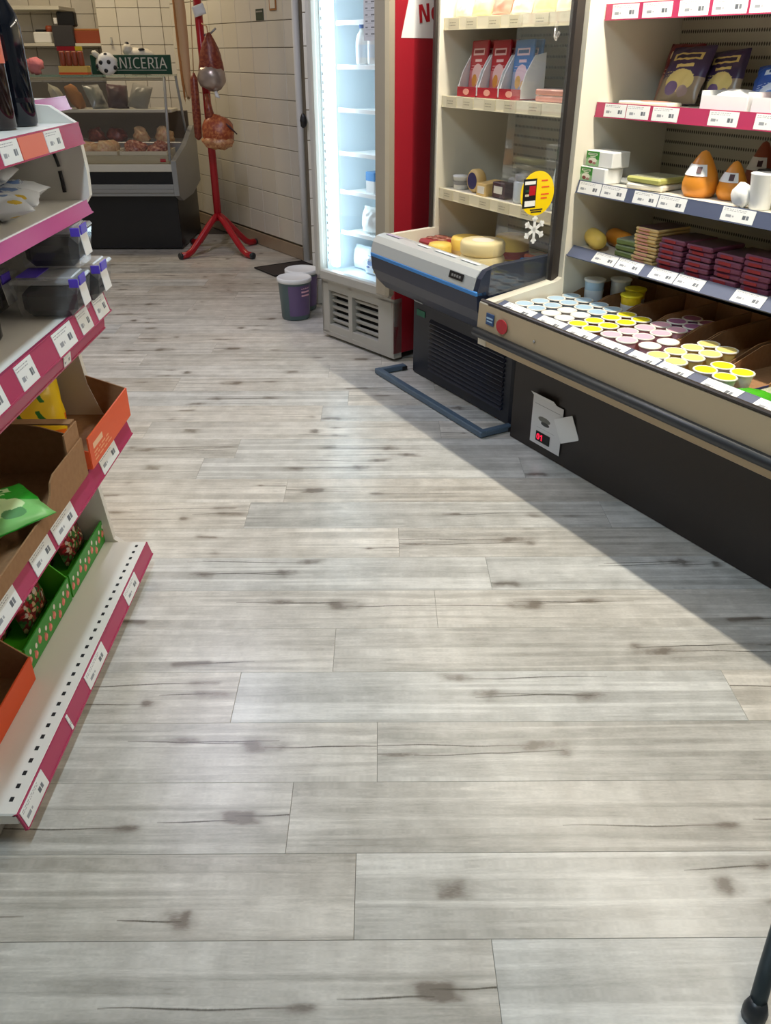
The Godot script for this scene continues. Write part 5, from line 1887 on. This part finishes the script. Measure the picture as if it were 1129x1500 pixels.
	lathe(st, [Vector2(0, 0), Vector2(0.03, 0), Vector2(0.032, 0.005), Vector2(0.042, 0.1), Vector2(0.044, 0.104), Vector2(0.04, 0.106), Vector2(0, 0.104)], 20)
	fin(st, "cup", M.white, cu)
	st = S(true)
	blob(st, Vector3(-0.055, 0.035, 0.02), Vector3(0.035, 0.035, 0.03), 0.2, 5, 1.5, 12, 8)
	fin(st, "handle_bag", M.white, cu)
	for k in 3:
		var t := thing("black_pack", ["black and yellow deli pack standing behind the white cup", "black and yellow deli pack at the end beyond the white cup", "black and yellow deli pack farther along the shelf"][k], "pack", cab([-1.835, -1.665, -1.53][k], 1.023, [-2.475, -2.41, -2.41][k]), CAB)
		st = S()
		bx(st, Vector3(0, 0.05, 0), Vector3(0.13, 0.1, 0.05), 0.004)
		fin(st, "box", M.black, t)
		inst(card("bkp", 0.12, 0.09, 0.002), "front_print", M.print_black, t, Vector3(0, 0.05, 0.026))
	# second shelf up: bags and a white tray
	var bags := [[-2.44, -2.60, 0.16, 0.2, "print_wine", -0.3, "wine red snack bag leaning behind the purple bag"], [-2.36, -2.54, 0.19, 0.2, "print_purple", -0.42, "purple and cream snack bag leaning on the shelf"], [-2.22, -2.60, 0.16, 0.18, "print_purple", -0.3, "dark purple bag half hidden behind the purple one"], [-1.92, -2.53, 0.24, 0.16, "print_azure", -0.5, "bright blue bag slumped behind the white tray"]]
	for k in 4:
		var q: Array = bags[k]
		var t := thing("snack_bag", q[6], "bag", cab(q[0], 1.288, q[1]), CAB)
		st = S(true)
		bag(st, q[2], q[3], 0.05, 100 + k)
		fin(st, "wrapper", M[q[4]], t, Vector3(0, 0, 0.02), Vector3(q[5], 0, 0.05 * k))
	for k in 2:
		var t := thing("bread_tray", ["white open tray of packs before the blue bag", "white open tray at the end of the shelf"][k], "tray", cab(-2.0 + k * 0.2, 1.286, -2.42), CAB)
		st = S()
		bx(st, Vector3(0, 0.004, 0), Vector3(0.18, 0.006, 0.13))
		bx(st, Vector3(0, 0.024, 0.065), Vector3(0.18, 0.045, 0.004))
		bx(st, Vector3(0, 0.024, -0.065), Vector3(0.18, 0.045, 0.004))
		for s in [-1, 1]:
			bx(st, Vector3(s * 0.09, 0.03, 0), Vector3(0.004, 0.058, 0.13))
		fin(st, "tray", M.paper, t)
		st = S(true)
		blob(st, Vector3(0, 0.035, 0), Vector3(0.075, 0.03, 0.05), 0.2, 6 + k, 1.6, 12, 8)
		fin(st, "filling", M.white if k == 0 else M.pink, t)
	var fl := thing("flat_pack", "thin clear pack lying before the purple bags", "pack", cab(-2.36, 1.286, -2.40), CAB)
	st = S()
	bx(st, Vector3(0, 0.008, 0), Vector3(0.24, 0.014, 0.07), 0.004)
	fin(st, "tray", M.cream, fl)
	st = S()
	bx(st, Vector3(0.03, 0.0165, 0), Vector3(0.1, 0.002, 0.05), 0.001)
	fin(st, "film", M.salmon, fl)


# ---------------------------------------------------------------- goods in the cheese case
func stock_cheese() -> void:
	var st: SurfaceTool
	# three display boxes of sliced meat on the middle shelf
	for k in 3:
		var t := thing("display_box", ["white and red display box of red packs by the side panel", "white and red display box of red packs in the middle", "white and red display box holding blue packs"][k], "box", cab(-3.335 + k * 0.155, 1.283, -2.345), CAB)
		st = S()
		bx(st, Vector3(0, 0.02, 0.06), Vector3(0.14, 0.038, 0.004))
		bx(st, Vector3(0, 0.003, 0.0), Vector3(0.14, 0.005, 0.12))
		fin(st, "red_foot", M.red_panel, t)
		st = S()
		for s in [-1, 1]:
			pr(st, [Vector2(0.058, 0.005), Vector2(0.058, 0.04), Vector2(0.035, 0.1), Vector2(-0.005, 0.16), Vector2(-0.06, 0.17), Vector2(-0.06, 0.005)], s * 0.068 - 0.002, s * 0.068 + 0.002)
		fin(st, "side_wing", M.white, t)
		st = S(true)
		XF = Transform3D(Basis(Vector3.RIGHT, PI / 2), Vector3(0, 0.02, 0.0))
		st.set_smooth_group(-1)
		lathe(st, [Vector2(0, 0.062), Vector2(0.022, 0.062), Vector2(0.022, 0.064), Vector2(0, 0.064)], 14, Vector3.ZERO, 1.0, 0.55)
		fin(st, "badge", M.salmon, t)
		for q in 2:
			var b := thing("meat_slice_pack", ["front ", "rear "][q] + ["red pack of sliced meat in the display box by the side panel", "red pack of sliced meat in the middle display box", "blue pack of sliced meat in its display box"][k], "pack", cab(-3.335 + k * 0.155 + (0.01 if q else 0.0), 1.29, -2.335 - q * 0.035), CAB, "sliced meat in display boxes")
			st = S()
			bx(st, Vector3(0, 0.105, 0), Vector3(0.12, 0.21, 0.014), 0.004)
			fin(st, "pack", M.print_red if k < 2 else M.print_blue, b, Vector3.ZERO, Vector3(-0.12, 0, 0.03))
	for k in 4:
		var t := thing("ham_pack", ["lower", "upper"][k / 2] + " flat pink ham pack " + ["beside the blue display box", "next to the glass end"][k % 2], "pack", cab(-2.80 + (k % 2) * 0.09, 1.283 + (k / 2) * 0.024, -2.34), CAB + 0.05 * k, "pink ham packs")
		st = S()
		bx(st, Vector3(0, 0.011, 0), Vector3(0.13, 0.021, 0.1), 0.005)
		fin(st, "tray", M.salmon, t)
		st = S()
		bx(st, Vector3(0, 0.0225, 0), Vector3(0.11, 0.002, 0.08), 0.001)
		fin(st, "film", M.film, t)
	for k in 6:
		var t := thing("cheese_pack", ["first", "second", "third", "fourth", "fifth", "sixth"][k] + " pale cheese pack from the side panel on the upper cream shelf", "pack", cab(-3.42 + k * 0.135, 1.583, -2.33), CAB + 0.06 * sin(k * 2.0), "pale cheese packs")
		st = S(true)
		bag(st, 0.125, 0.1, 0.06, 130 + k)
		fin(st, "wrapper", [M.cream, M.cheese_pale, M.salmon, M.cream, M.cheese_pale, M.cream][k], t, Vector3(0, 0, 0.02), Vector3(-0.3, 0, 0))
	# lower cream shelf
	var wt := thing("white_tub", "small white tub by the side panel on the low cream shelf", "tub", cab(-3.41, 0.893, -2.33), CAB)
	st = S(true)
	lathe(st, [Vector2(0, 0), Vector2(0.034, 0), Vector2(0.038, 0.05), Vector2(0.04, 0.05), Vector2(0.04, 0.06), Vector2(0, 0.06)], 18)
	fin(st, "tub", M.white, wt)
	st = S(true)
	lathe(st, [Vector2(0.0385, 0.02), Vector2(0.0395, 0.036)], 18)
	fin(st, "label", M.grey_pack, wt)
	var ww := thing("blue_cheese", "round cream cheese with dark blue label standing on edge", "cheese", cab(-3.28, 0.893, -2.325), CAB)
	st = S(true)
	XF = Transform3D(Basis(Vector3.RIGHT, PI / 2), Vector3(0, 0.05, 0))
	lathe(st, [Vector2(0, -0.025), Vector2(0.042, -0.025), Vector2(0.05, -0.015), Vector2(0.05, 0.015), Vector2(0.042, 0.025), Vector2(0, 0.025)], 22)
	fin(st, "cheese", M.cheese_rind, ww)
	st = S(true)
	XF = Transform3D(Basis(Vector3.RIGHT, PI / 2), Vector3(0, 0.05, 0))
	st.set_smooth_group(-1)
	lathe(st, [Vector2(0.036, 0.024), Vector2(0.036, 0.026), Vector2(0, 0.026)], 22)
	fin(st, "label", mat("ink_blue", c8(48, 46, 92), 0.4), ww)
	var wg := thing("cheese_wedge", "cream cheese wedge lying between the round cheese and the dark pack", "cheese", cab(-3.18, 0.893, -2.33), CAB)
	st = S()
	pr(st, [Vector2(0.05, 0.0), Vector2(0.05, 0.05), Vector2(-0.05, 0.06), Vector2(-0.05, 0.0)], -0.035, 0.035)
	fin(st, "wedge", M.cheese_rind, wg)
	inst(card("wgl", 0.05, 0.03, 0.002), "label", M.cream, wg, Vector3(0, 0.025, 0.051))
	var dp := thing("dark_cheese_pack", "small dark pack with pale picture on the low cream shelf", "pack", cab(-3.08, 0.893, -2.325), CAB)
	st = S()
	bx(st, Vector3(0, 0.033, 0), Vector3(0.09, 0.066, 0.05), 0.004)
	fin(st, "box", M.plum_dark, dp)
	inst(card("dpl", 0.06, 0.03, 0.002), "picture", M.cream, dp, Vector3(0, 0.035, 0.026))
	var jr := thing("glass_jar", "clear jar of white cheese with grey lid beside the sticker", "jar", cab(-2.94, 0.893, -2.33), CAB)
	st = S(true)
	lathe(st, [Vector2(0, 0.001), Vector2(0.042, 0.001), Vector2(0.044, 0.01), Vector2(0.044, 0.08), Vector2(0.036, 0.09), Vector2(0, 0.09)], 20)
	fin(st, "jar_body", mat("jar_white", c8(196, 204, 206), 0.15), jr)
	st = S(true)
	lathe(st, [Vector2(0.039, 0.088), Vector2(0.04, 0.112), Vector2(0, 0.113)], 20)
	fin(st, "lid", M.grey_pack, jr)
	for k in 2:
		var t := thing("tray_pack", ["grey film-wrapped tray behind the dark cheese pack", "grey film-wrapped tray behind the clear jar"][k], "pack", cab(-3.1 + k * 0.2, 0.893, -2.5), CAB)
		st = S()
		bx(st, Vector3(0, 0.035, 0), Vector3(0.16, 0.07, 0.16), 0.01)
		fin(st, "tray", M.grey_pack, t)
		st = S()
		bx(st, Vector3(0, 0.0715, 0), Vector3(0.14, 0.003, 0.14), 0.001)
		fin(st, "film", M.film, t)
	var bt := thing("white_bottle", "tall white plastic bottle with blue label by the end trim", "bottle", cab(-2.70, 0.893, -2.33), CAB)
	st = S(true)
	lathe(st, [Vector2(0, 0.001), Vector2(0.036, 0.001), Vector2(0.038, 0.01), Vector2(0.038, 0.12), Vector2(0.03, 0.165), Vector2(0.018, 0.19), Vector2(0.018, 0.21), Vector2(0, 0.21)], 20)
	fin(st, "body", mat("bottle_mint", c8(214, 226, 216), 0.35), bt)
	st = S(true)
	lathe(st, [Vector2(0.0388, 0.03), Vector2(0.0388, 0.06)], 20)
	fin(st, "label", mat("label_blue", c8(44, 62, 128), 0.4), bt)
	# in the well
	var W := 0.606
	var sl := thing("salami_pack", "flat red salami pack at the far end of the cheese well", "pack", cab(-3.41, W, -2.22), CAB + 0.15)
	st = S()
	bx(st, Vector3(0, 0.035, 0), Vector3(0.14, 0.07, 0.16), 0.01)
	fin(st, "tray", M.salami, sl)
	for k in 6:
		st = S(true)
		lathe(st, [Vector2(0.024, 0.0705), Vector2(0.024, 0.074), Vector2(0, 0.075)], 12, Vector3(-0.04 + (k % 3) * 0.04, 0, -0.03 + (k / 3) * 0.05))
		fin(st, "slice", M.meat, sl)
	for q in [[-3.30, -2.15, 0.055, 0.05, "yellow half cheese standing in front of the salami pack"], [-3.30, -2.30, 0.075, 0.06, "yellow half cheese lying behind the other yellow half"], [-3.16, -2.46, 0.08, 0.07, "yellow cheese at the rear of the well"]]:
		var t := thing("yellow_cheese", q[4], "cheese", cab(q[0], W, q[1]), CAB + 0.3)
		var hh: float = q[3] * 1.5
		st = S(true)
		lathe(st, [Vector2(0, 0.001), Vector2(q[2] * 0.92, 0.001), Vector2(q[2], 0.012), Vector2(q[2], hh - 0.012), Vector2(q[2] * 0.9, hh), Vector2(0, hh)], 22)
		fin(st, "cheese", M.cheese_yellow, t)
		st = S(true)
		lathe(st, [Vector2(q[2] * 1.004, 0.008), Vector2(q[2] * 1.01, hh * 0.4)], 22)
		fin(st, "rind", M.salami if q[1] > -2.2 or q[1] < -2.4 else M.cheese_rind, t)
	for k in 2:
		var t := thing("pale_cheese", ["lower pale cheese wheel of the stack in the well", "upper pale cheese wheel of the stack with cut face"][k], "cheese", cab(-3.06, W + k * 0.062, -2.22), CAB)
		st = S(true)
		lathe(st, [Vector2(0, 0.001), Vector2(0.092, 0.001), Vector2(0.1, 0.012), Vector2(0.1, 0.048), Vector2(0.093, 0.06), Vector2(0, 0.06)], 28)
		fin(st, "wheel", M.cheese_pale, t)
		st = S(true)
		lathe(st, [Vector2(0.05, 0.0605), Vector2(0, 0.061)], 18)
		fin(st, "label", M.cream if k else M.cheese_rind, t)
	var wp := [[-3.2, -2.10, 0.09, "white", "folded white paper slip stuck in the cheese well"], [-2.92, -2.42, 0.14, "azure", "flat blue pack lying among the cheeses"], [-3.0, -2.5, 0.12, "orange_promo", "small orange pack at the back of the well"], [-2.83, -2.16, 0.13, "cheese_pale", "pale wrapped cheese slab near the navy end"], [-2.78, -2.36, 0.15, "grey_pack", "clear wrapped tray with white edge near the navy end"], [-2.95, -2.08, 0.1, "cheese_rind", "cream cheese slab at the well's front edge"]]
	for k in wp.size():
		var q: Array = wp[k]
		var t := thing("well_pack", q[4], "pack", cab(q[0], W, q[1]), CAB + 0.25 * (k - 2))
		st = S()
		bx(st, Vector3(0, 0.02, 0), Vector3(q[2], 0.04, q[2] * 0.8), 0.006)
		fin(st, "pack", M[q[3]], t)
		st = S()
		bx(st, Vector3(0, 0.041, 0), Vector3(q[2] * 0.7, 0.002, q[2] * 0.5), 0.001)
		fin(st, "label", M.white, t)
